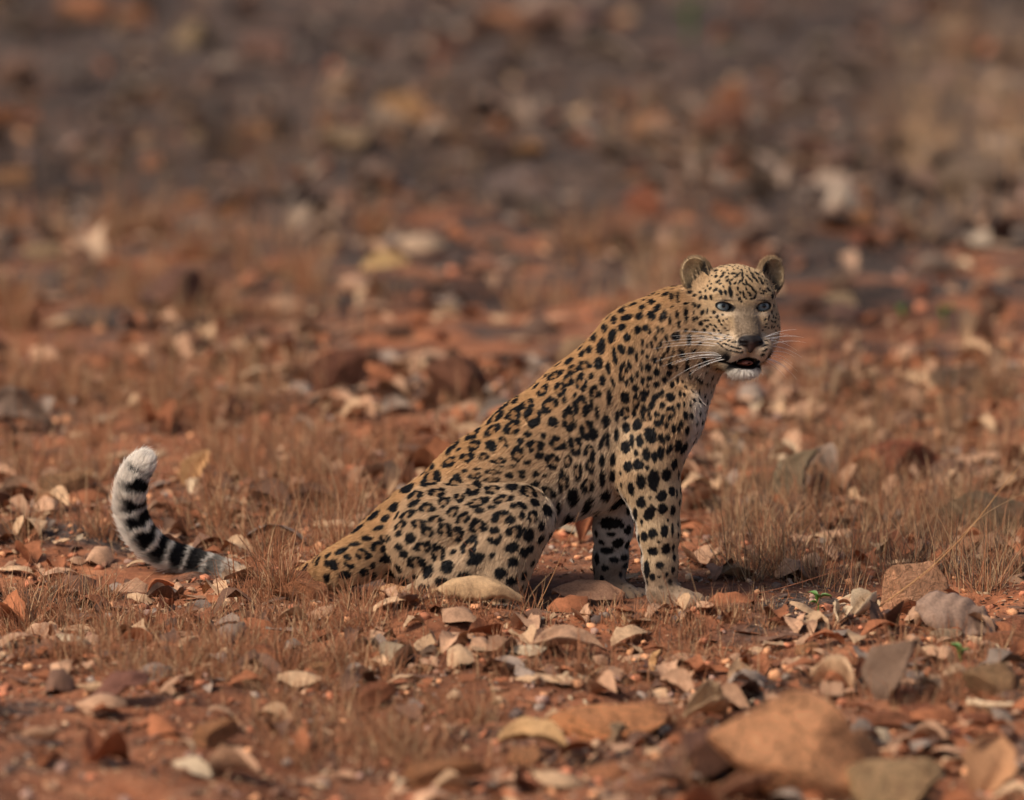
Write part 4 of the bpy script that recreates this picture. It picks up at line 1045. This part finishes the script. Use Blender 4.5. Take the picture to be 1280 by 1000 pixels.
put_leaf('fallen_leaf', 1235, 985, 100, L_TAN * np.array([0.95, 0.75, 0.62]), 'tan leaf standing crumpled beside the grey-tan slab', me=hero(17, curl=0.6, arch=0.3, fold=-0.2, broad=0.7), rot=1.0, tilt=(0.5, -0.8), lift=0.03)
put_leaf('fallen_leaf', 880, 905, 66, L_PALE * np.array([0.95, 0.85, 0.75]), 'pale crumpled leaf behind the long orange slab', me=hero(18, curl=0.9, arch=0.3, broad=0.7), rot=0.6, tilt=(0.5, 0.1), lift=0.01)
put_leaf('fallen_leaf', 668, 945, 96, L_PALE * np.array([0.92, 0.75, 0.55]), 'yellowish tan leaf beside the long orange slab', me=hero(19, curl=0.6, arch=0.2, broad=0.5), rot=-0.3, tilt=(0.3, 0.1), lift=0.01)
lz = [((8, 120), 34, (14, 34), 'on the burnt ground far behind the leopard'), ((120, 260), 46, (14, 36), 'on the stony ground behind the leopard'), ((260, 420), 62, (14, 38), 'in the litter band behind the leopard'),
      ((420, 560), 52, (16, 42), 'in the litter just behind the leopard'), ((560, 715), 42, (18, 44), 'in the litter beside the leopard'), ((765, 860), 34, (18, 46), 'on the red earth in front of the leopard'), ((860, 992), 30, (20, 54), 'on the red earth of the foreground')]
nleaf = 0
for zi, ((a, b), n_, (w0, w1), where) in enumerate(lz):
    for _ in range(n_):
        px, py = lr.uniform(-20, 1300), lr.uniform(a, b); g = ground_at(px, py)
        if blocked(g[0], g[1], 0.05): continue
        pr_ = [0.22, 0.30, 0.18, 0.12, 0.10, 0.08] if zi > 1 else [0.14, 0.2, 0.12, 0.24, 0.26, 0.04]
        ci = int(lr.choice(6, p=pr_)); nm, col = LCOL[ci]
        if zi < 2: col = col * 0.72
        put_leaf('dried_leaf', px, py, lr.uniform(w0, w1) * 1.15, col * lr.uniform(0.85, 1.25), f'{nm} dried leaf lying {where}', f'{nm} dried leaves {where}', tilt=(lr.normal(0, .25), lr.normal(0, .25)), zs=lr.uniform(.7, 1.3), lift=0.006)
        nleaf += 1
print('leaves', nleaf)

# ---- masses nobody could count: litter chips, gravel, grass
def rotm(rx, ry, rz):
    cx, sx, cy, sy, cz, sz = np.cos(rx), np.sin(rx), np.cos(ry), np.sin(ry), np.cos(rz), np.sin(rz)
    return np.stack([np.stack([cz * cy, cz * sy * sx - sz * cx, cz * sy * cx + sz * sx], -1), np.stack([sz * cy, sz * sy * sx + cz * cx, sz * sy * cx - cz * sx], -1), np.stack([-sy, cy * sx, cy * cx], -1)], -2)
def strew(n, y0, y1, power=1.0):
    """points over the ground the lens can see and a few metres beside it"""
    y = y0 + (y1 - y0) * lr.random(n) ** power
    half = 0.092 * (y - CAM[1]) + 0.35 + 0.05 * np.maximum(y, 0)
    return np.stack([lr.uniform(-1, 1, n) * half, y], 1)
def patch(xy, scale, seed): return vnoise(np.concatenate([xy * scale, np.zeros((len(xy), 1))], 1), seed)
def scatter_mass(name, protos, xy, size, cols, tilt, mat, label, zs=(0.8, 1.3), sink=0.0):
    VV, FF, CC = [], {}, []; off = 0
    which = lr.integers(len(protos), size=len(xy))
    z = gh(xy[:, 0], xy[:, 1])
    for pi, (V, F) in enumerate(protos):
        m = which == pi; n = m.sum()
        if not n: continue
        R_ = rotm(lr.normal(0, tilt, n), lr.normal(0, tilt, n), lr.uniform(0, 6.28, n))
        Vs = V[None] * np.stack([size[m], size[m], size[m] * lr.uniform(*zs, n)], -1)[:, None]
        W_ = np.einsum('nij,nvj->nvi', R_, Vs) + np.stack([xy[m, 0], xy[m, 1], z[m] + 0.003 - sink * size[m]], -1)[:, None]
        VV.append(W_.reshape(-1, 3)); CC.append(np.repeat(cols[m], len(V), 0))
        FF.setdefault(F.shape[1], []).append((F[None] + (np.arange(n) * len(V))[:, None, None]).reshape(-1, F.shape[1]) + off); off += n * len(V)
    me = mesh_np(name, np.concatenate(VV), [np.concatenate(f) for f in FF.values()], True, np.concatenate(CC))
    o = link(name, me, mat); tag(o, label, kind='stuff'); return o
small = [leaf_shape(500 + i, nu=7, nv=4, torn=0.25, cup=(1, -1, 1)[(i // 3) % 3], curl=(0.15, 0.4, 0.7)[i % 3], arch=(0.1, 0.35)[i % 2], fold=(-0.08, 0.06, 0.02)[i % 3], broad=(0.4, 0.55, 0.75)[i % 3]) for i in range(8)]
pal = np.array([c for _, c in LCOL])
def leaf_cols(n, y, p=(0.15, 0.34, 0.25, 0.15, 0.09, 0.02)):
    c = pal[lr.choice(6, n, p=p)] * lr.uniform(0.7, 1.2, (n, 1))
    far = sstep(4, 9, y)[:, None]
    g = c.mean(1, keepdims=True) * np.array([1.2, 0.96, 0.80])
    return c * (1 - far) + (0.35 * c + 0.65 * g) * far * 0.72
xy = np.concatenate([strew(4500, -2.9, 4, 0.95), strew(1900, 3.5, 32, 1.0)])
keep = ~blocked(xy[:, 0], xy[:, 1], 0.035) & (patch(xy, 1.3, 61) + 0.5 * patch(xy, 4, 62) + lr.normal(0, .3, len(xy)) > -0.35)
bare_fg = (xy[:, 1] < -1.0) & (xy[:, 0] < -0.35 + 0.25 * patch(xy, 3, 63)) & (lr.random(len(xy)) < 0.65)
thin = (xy[:, 1] > 4) & (patch(xy, 0.55, 67) + 0.4 * patch(xy, 1.7, 68) + lr.normal(0, .2, len(xy)) < 0.0)
xy = xy[keep & ~bare_fg & ~thin]
sz = np.exp(lr.uniform(math.log(0.028), math.log(0.115), len(xy))) * (1 + 1.5 * sstep(1.5, 10, xy[:, 1]))
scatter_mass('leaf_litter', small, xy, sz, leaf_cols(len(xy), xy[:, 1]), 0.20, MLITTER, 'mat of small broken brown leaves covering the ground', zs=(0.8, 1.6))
xy = strew(1300, 0.6, 18, 1.0); xy = xy[~blocked(xy[:, 0], xy[:, 1], 0.12) & (patch(xy, 1.1, 66) + lr.normal(0, .25, len(xy)) > 0.05)]
sz = np.exp(lr.uniform(math.log(0.06), math.log(0.17), len(xy)))
mid = [leaf_shape(560 + i, nu=7, nv=5, curl=(0.2, 0.5, 0.8)[i % 3], arch=(0.1, 0.4)[i % 2], fold=(-0.1, 0.05)[i % 2], broad=(0.45, 0.6, 0.8)[i % 3]) for i in range(8)]
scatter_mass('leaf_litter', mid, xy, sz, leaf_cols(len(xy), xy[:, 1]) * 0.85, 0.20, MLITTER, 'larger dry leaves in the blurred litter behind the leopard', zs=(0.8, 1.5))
# crumbs: bits of leaf and bark
frag = []
for i in range(6):
    r_ = np.random.default_rng(700 + i); a_ = np.sort(r_.uniform(0, 6.28, 5)); V = np.stack([np.cos(a_) * r_.uniform(.3, .6, 5), np.sin(a_) * r_.uniform(.2, .5, 5), r_.uniform(-.12, .12, 5)], 1)
    V = np.concatenate([V, [[0, 0, 0.12]]]); frag.append((V, np.array([[j, (j + 1) % 5, 5] for j in range(5)])))
xy = np.concatenate([strew(46000, -2.9, 3.5, 0.9), strew(9000, 3, 25)])
xy = xy[~blocked(xy[:, 0], xy[:, 1], 0.02)]
sz = np.exp(lr.uniform(math.log(0.006), math.log(0.028), len(xy))) * (1 + 0.8 * sstep(2, 10, xy[:, 1]))
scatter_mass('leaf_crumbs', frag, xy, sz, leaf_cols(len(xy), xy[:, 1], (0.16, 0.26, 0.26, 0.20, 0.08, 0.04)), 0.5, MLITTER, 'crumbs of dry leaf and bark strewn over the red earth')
# gravel
peb = []
for i in range(6):
    _, V, F = stone_mesh('pebble', 800 + i, 1, 6, 0.2); peb.append((V, F))
bpy.data.batch_remove([m for m in bpy.data.meshes if m.name.startswith('pebble')])
xy = np.concatenate([strew(3200, -2.9, 4, 0.9), strew(700, 3, 34)])
xy = xy[~blocked(xy[:, 0], xy[:, 1], 0.03)]
sz = np.exp(lr.uniform(math.log(0.010), math.log(0.036), len(xy))) * (1 + 1.6 * sstep(2, 10, xy[:, 1]))
spal = np.array([RED, ORG, BRN, GRY, TNS * 0.8, MAU, DRK])
far = sstep(4, 9, xy[:, 1])
c1 = spal[lr.choice(7, len(xy), p=(.30, .22, .2, .05, .05, .12, .06))]; c2 = spal[lr.choice(7, len(xy), p=(.08, .06, .24, .16, .06, .22, .18))] * 0.8
scatter_mass('gravel', peb, xy, sz, np.where((lr.random(len(xy)) < far)[:, None], c2, c1) * lr.uniform(0.75, 1.15, (len(xy), 1)), 0.3, MGRAVEL, 'small stones and gravel scattered over the ground', zs=(0.45, 0.8), sink=-0.12)

# ---- dry grass: bent thin blades in loose patches
def blade_mass(name, xy, h, lean, width, cols, label, seg=4, out=None):
    n = len(xy); z = gh(xy[:, 0], xy[:, 1]); az = lr.uniform(0, 6.28, n)
    if out is not None: az = np.arctan2(out[:, 1], out[:, 0]) + lr.normal(0, 0.7, n)
    la = np.abs(lr.normal(0, lean, n)); cv = lr.normal(0.3, 0.6, n)
    t = np.linspace(0, 1, seg + 1)
    ang = la[:, None] + cv[:, None] * t
    dx = np.cumsum(np.concatenate([np.zeros((n, 1)), np.sin(ang[:, 1:])], 1), 1) / seg; dz = np.cumsum(np.concatenate([np.zeros((n, 1)), np.cos(ang[:, 1:])], 1), 1) / seg
    X = xy[:, 0:1] + h[:, None] * dx * np.cos(az)[:, None]; Y = xy[:, 1:2] + h[:, None] * dx * np.sin(az)[:, None]; Z = z[:, None] - 0.004 + h[:, None] * dz
    fa = lr.uniform(0, 6.28, n); w = width[:, None] * (1 - 0.85 * t ** 1.5) * 0.5
    # three-sided stems
    rings = []
    for k_ in range(3):
        a_ = fa + k_ * 2.094
        rings.append(np.stack([X + w * np.cos(a_)[:, None], Y + w * np.sin(a_)[:, None], Z], -1))
    V = np.stack(rings, 2).reshape(-1, 3)          # n, seg+1, 3
    f = []
    for s_ in range(seg):
        for k_ in range(3): f.append((s_ * 3 + k_, s_ * 3 + (k_ + 1) % 3, (s_ + 1) * 3 + (k_ + 1) % 3, (s_ + 1) * 3 + k_))
    F = (np.array(f)[None] + (np.arange(n) * (seg + 1) * 3)[:, None, None]).reshape(-1, 4)
    o = link(name, mesh_np(name, V, F, True, np.repeat(cols, (seg + 1) * 3, 0)), MGRASS); tag(o, label, kind='stuff'); return o
GR, GS, GD = np.array([0.40, 0.175, 0.088]), np.array([0.55, 0.35, 0.195]), np.array([0.14, 0.088, 0.062])
def gcols(n, p): return np.array([GR, GS, GD])[lr.choice(3, n, p=p)] * lr.uniform(0.7, 1.2, (n, 1))
def clumpy(centres, per, spread):
    c = np.repeat(centres, per, 0); sp = np.repeat(lr.choice([0.3, 0.45, 1.0], len(centres)) * spread, per)[:, None]
    o = lr.normal(0, 1, c.shape) * sp; return c + o, o
def in_boxes(boxes, n):
    """clump centres inside picture boxes on the ground"""
    out = []
    for (x0, y0, x1, y1, m) in boxes:
        for _ in range(int(n * m)): out.append(ground_at(lr.uniform(x0, x1), lr.uniform(y0, y1))[:2])
    return np.array(out)
cl = in_boxes([(230, 560, 520, 700, 1.6), (0, 470, 420, 560, 1.2), (0, 570, 140, 690, 0.5), (890, 560, 1280, 745, 3.4), (0, 280, 480, 420, 1.3), (520, 480, 700, 560, .25), (980, 480, 1280, 560, .6), (640, 300, 860, 400, .3)], 60)
xy, ou = clumpy(cl, np.clip(lr.exponential(36, len(cl)), 3, 140).astype(int), 0.04); m = ~blocked(xy[:, 0], xy[:, 1], 0.06); xy = xy[m]; ou = ou[m]
rightside = xy[:, 0] > 0.3
cols = np.where(rightside[:, None], gcols(len(xy), (.35, .35, .30)), gcols(len(xy), (.66, .24, .10)))
h = np.clip(lr.gamma(2.4, 0.034, len(xy)), 0.02, 0.20) * np.where(xy[:, 1] > 2.5, 1.25, 1.0)
blade_mass('dry_grass', xy, h, 0.55, lr.uniform(0.0016, 0.0034, len(xy)) * (1 + .8 * sstep(1.5, 6, xy[:, 1])), cols, 'dry reddish and straw-coloured grass around and behind the leopard', out=ou)
cl = in_boxes([(286, 728, 408, 748, 0.75), (120, 772, 500, 860, 5.0), (0, 740, 160, 830, 1.6), (300, 860, 620, 960, 1.2), (815, 768, 905, 786, .35), (735, 768, 800, 782, .25), (620, 775, 960, 860, 1.5), (420, 830, 640, 960, .6), (1000, 790, 1280, 900, 1.2), (700, 880, 900, 1000, .3), (440, 765, 700, 790, .5), (900, 750, 1000, 790, .4)], 40)
xy, ou = clumpy(cl, np.clip(lr.exponential(38, len(cl)), 3, 140).astype(int), 0.045); m = ~blocked(xy[:, 0], xy[:, 1], 0.06); xy = xy[m]; ou = ou[m]
h = np.clip(lr.gamma(2.2, 0.02, len(xy)), 0.01, 0.12); nearleo = (xy[:, 1] > -0.75) & (xy[:, 0] > -0.25); h = np.where(nearleo, h * 0.6, h); tailgap = (xy[:, 1] > -0.12) & (xy[:, 0] < -0.38) & (xy[:, 0] > -0.66); h = np.where(tailgap, h * 1.4 + 0.03, h)
blade_mass('dry_grass', xy, h, 0.65, lr.uniform(0.0018, 0.0036, len(xy)), gcols(len(xy), (.72, .2, .08)), 'short rust-red grass on the earth in front of the leopard', out=ou)
cl = in_boxes([(1090, 30, 1330, 230, 1.5), (0, 120, 640, 280, 1.2), (640, 120, 1280, 300, 1.0)], 40)
xy, ou = clumpy(cl, np.clip(lr.exponential(24, len(cl)), 3, 80).astype(int), 0.13)
blade_mass('dry_grass', xy, np.clip(lr.gamma(2.0, 0.07, len(xy)), 0.03, 0.32), 0.5, lr.uniform(0.002, 0.005, len(xy)), np.where((xy[:, 0] > 0.078 * (xy[:, 1] - CAM[1]) * 0.85)[:, None], gcols(len(xy), (.15, .8, .05)) * 1.15, gcols(len(xy), (.4, .25, .35)) * 0.8), 'sparse tall dry grass on the burnt ground far behind', out=ou)

# ---- single stalks that stand out
def stalk(pxs, label, col, w=0.0016, y=None, group=None, name='grass_stalk'):
    """a stalk through picture points, rooted where its first point meets the ground; all at that depth"""
    g = ground_at(*pxs[0]); dep = g[1]
    pts = [g - np.array([0, 0, 0.006])] + [P(a, b, dep - 0.012 * i) for i, (a, b) in enumerate(pxs[1:])]
    # smooth
    pts = np.array(pts); tt_ = np.linspace(0, len(pts) - 1, 4 * (len(pts) - 1) + 1)
    pts = np.stack([np.interp(tt_, np.arange(len(pts)), pts[:, i]) for i in range(3)], 1)
    for _ in range(3): pts[1:-1] = (pts[:-2] + 2 * pts[1:-1] + pts[2:]) / 4
    V, F = smooth_tube(pts, np.linspace(w, w * 0.35, len(pts)) / 2 * 1.3, 5)
    o = link(name, mesh_np(name, V - g, F), MSTALK); o.location = g; o.color = (*col, 1); tag(o, label, 'grass stalk', group); return o
STRAW = np.array([0.46, 0.29, 0.155]); RUSTG = np.array([0.22, 0.085, 0.045])
stalk([(545, 592), (544, 540), (546, 500), (556, 478)], 'thin upright rust-red stalk standing behind the arched back', RUSTG)
stalk([(540, 590), (552, 520), (570, 490), (590, 477)], 'rust-red stalk bending over behind the arched back', RUSTG * 1.3)
stalk([(468, 560), (464, 520), (459, 492)], 'short upright dark stalk behind the rump', RUSTG * 0.8)
stalk([(1166, 752), (1170, 690), (1158, 650), (1150, 615)], 'straw stalk bent near its top beside the tan stone', STRAW, 0.0022)
stalk([(1200, 745), (1196, 700), (1180, 655), (1152, 616)], 'straw stalk arching over the tan stone', STRAW, 0.0022)
stalk([(1080, 772), (1160, 715), (1215, 660), (1250, 612), (1282, 575)], 'straw stalk slanting up over the dark rounded boulder', STRAW * np.array([1, .85, .7]), 0.0026)
stalk([(1120, 742), (1180, 692), (1230, 640), (1290, 612)], 'long thin straw stalk slanting across the dry grass', STRAW * 0.9)
stalk([(1230, 640), (1255, 660), (1290, 690)], 'straw stalk drooping beside the dark rounded boulder', STRAW)
stalk([(1262, 545), (1250, 500), (1232, 484), (1210, 478)], 'straw stalk hooked over in the blurred litter', STRAW, 0.0030)
stalk([(60, 445), (85, 405), (110, 370), (118, 335)], 'yellowish stalk leaning beyond the raised tail', STRAW * np.array([.9, .75, .5]), 0.003)
stalk([(848, 768), (900, 752), (980, 735), (1050, 712)], 'thin reddish stalk lying slantwise before the dry grass', RUSTG * 1.5)
stalk([(652, 762), (640, 720), (628, 690), (622, 668)], 'straw stem standing before the knee of the haunch', STRAW * np.array([.8, .6, .5]), 0.0022)
stalk([(650, 764), (625, 725), (600, 700), (575, 672)], 'reddish stem leaning before the haunch', RUSTG * 1.6, 0.0018)
stalk([(668, 766), (690, 722), (712, 672), (724, 640)], 'straw stem leaning towards the belly', STRAW * np.array([.85, .7, .6]), 0.0018)
stalk([(836, 790), (842, 762), (836, 740), (828, 716)], 'reddish stem standing before the near forepaw', RUSTG * 1.3, 0.0022)
stalk([(880, 775), (872, 745), (862, 712), (856, 690)], 'straw stem beside the near forepaw', STRAW, 0.0016)
for (a, b, n_, hh, lab, col) in [((870, 960), (735, 775), 46, 36, 'burnt stubble stem beside the near forepaw', GD * 1.1), ((1000, 1270), (650, 770), 60, 78, 'thin stem of the dry grass beside the tan stone', GR * 1.0), ((300, 470), (640, 735), 40, 60, 'thin reddish stem behind the root of the tail', GR * 1.1), ((640, 720), (755, 775), 22, 52, 'fine stem in front of the knee', GR * 1.1)]:
    for _ in range(n_):
        px, py = lr.uniform(*a), lr.uniform(*b); g = ground_at(px, py)
        if blocked(g[0], g[1], 0.03): continue
        dx = lr.normal(0, 0.35); q = hh * lr.uniform(0.5, 1.1)
        c_ = (STRAW if lr.random() < 0.3 else col) * lr.uniform(.8, 1.2)
        stalk([(px, py), (px + dx * q * .5, py - q * .55), (px + dx * q * (1 + lr.normal(0, .3)), py - q)], lab, c_, 0.0015, group='stems: ' + lab)

# ---- twigs and a pale stick
def twig(pxs, label, col, w, group=None):
    g = ground_at(*pxs[0]); pts = []
    for (a, b) in pxs:
        q = ground_at(a, b); q[2] += w * 0.6 + 0.004; pts.append(q)
    pts = np.array(pts); tt_ = np.linspace(0, len(pts) - 1, 4 * (len(pts) - 1) + 1)
    pts = np.stack([np.interp(tt_, np.arange(len(pts)), pts[:, i]) for i in range(3)], 1)
    for _ in range(2): pts[1:-1] = (pts[:-2] + 2 * pts[1:-1] + pts[2:]) / 4
    V, F = smooth_tube(pts, np.linspace(w, w * 0.6, len(pts)) / 2, 7)
    V = V + 0.12 * w * vnoise(V * 120, 9)[:, None]
    o = link('twig', mesh_np('twig', V - g, F), MSTALK); o.location = g; o.color = (*col, 1); tag(o, label, 'twig', group)
twig([(1212, 888), (1238, 893), (1266, 901)], 'pale bleached stick lying behind the boulders', L_PALE * 1.1, 0.018)
twig([(510, 796), (540, 785), (572, 777)], 'short dark twig on the earth before the haunch', L_BRN, 0.008)
for i in range(26):
    px, py = lr.uniform(0, 1280), lr.uniform(440, 990)
    g = ground_at(px, py)
    if blocked(g[0], g[1], 0.12): continue
    dx, dy = lr.uniform(15, 40), lr.normal(0, 8)
    twig([(px, py), (px + dx * .5, py + dy * .5 + lr.normal(0, 1.5)), (px + dx, py + dy)], 'thin dry twig lying in the litter', [L_BRN, L_GRY, L_TAN][i % 3] * .9, lr.uniform(.004, .008), 'dry twigs in the litter')

# ---- a few green shoots
k = NT('green_shoot'); nz = k.noise(80, 3)
MGREEN = k.out(k.mix(nz, (0.05, 0.13, 0.02), (0.11, 0.22, 0.04)), 0.5, 0.4)
def shoot(px, py, hpx, label, n=5):
    g = ground_at(px, py); s = px_m(g); h = hpx / s
    e = bpy.data.objects.new('green_shoot', None); C.objects.link(e); e.location = g; tag(e, label, 'plant', None)
    V, F = smooth_tube([(0, 0, -0.005), (0.002, 0, h * .4), (0, 0.001, h * .8)], [h * .04, h * .035, h * .02], 6)
    link('stem', mesh_np('stem', V, F), MGREEN, e)
    for i in range(n):
        V, F = leaf_shape(900 + i, nu=7, nv=5, curl=0.5, arch=0.3, fold=0.2, broad=0.55)
        V[:, 0] += 0.5
        o = link('leaf', mesh_np('leaf', V, F), MGREEN, e); ln = h * lr.uniform(.5, .9)
        o.scale = (ln, ln, ln); o.location = (0, 0, h * lr.uniform(.35, .75)); o.rotation_euler = (0, -lr.uniform(.3, .9), i * 2.4)
shoot(1022, 768, 22, 'small bright green shoot beside the pale straw-coloured leaf')
shoot(1200, 838, 26, 'small green shoot on the earth below the small pale flat stone')
shoot(862, 52, 42, 'green plant on the far burnt ground')
shoot(1180, 412, 26, 'green shoot in the blurred pale litter behind the head', 4)
shoot(1128, 402, 18, 'low green shoot beside pale leaf chips', 4)
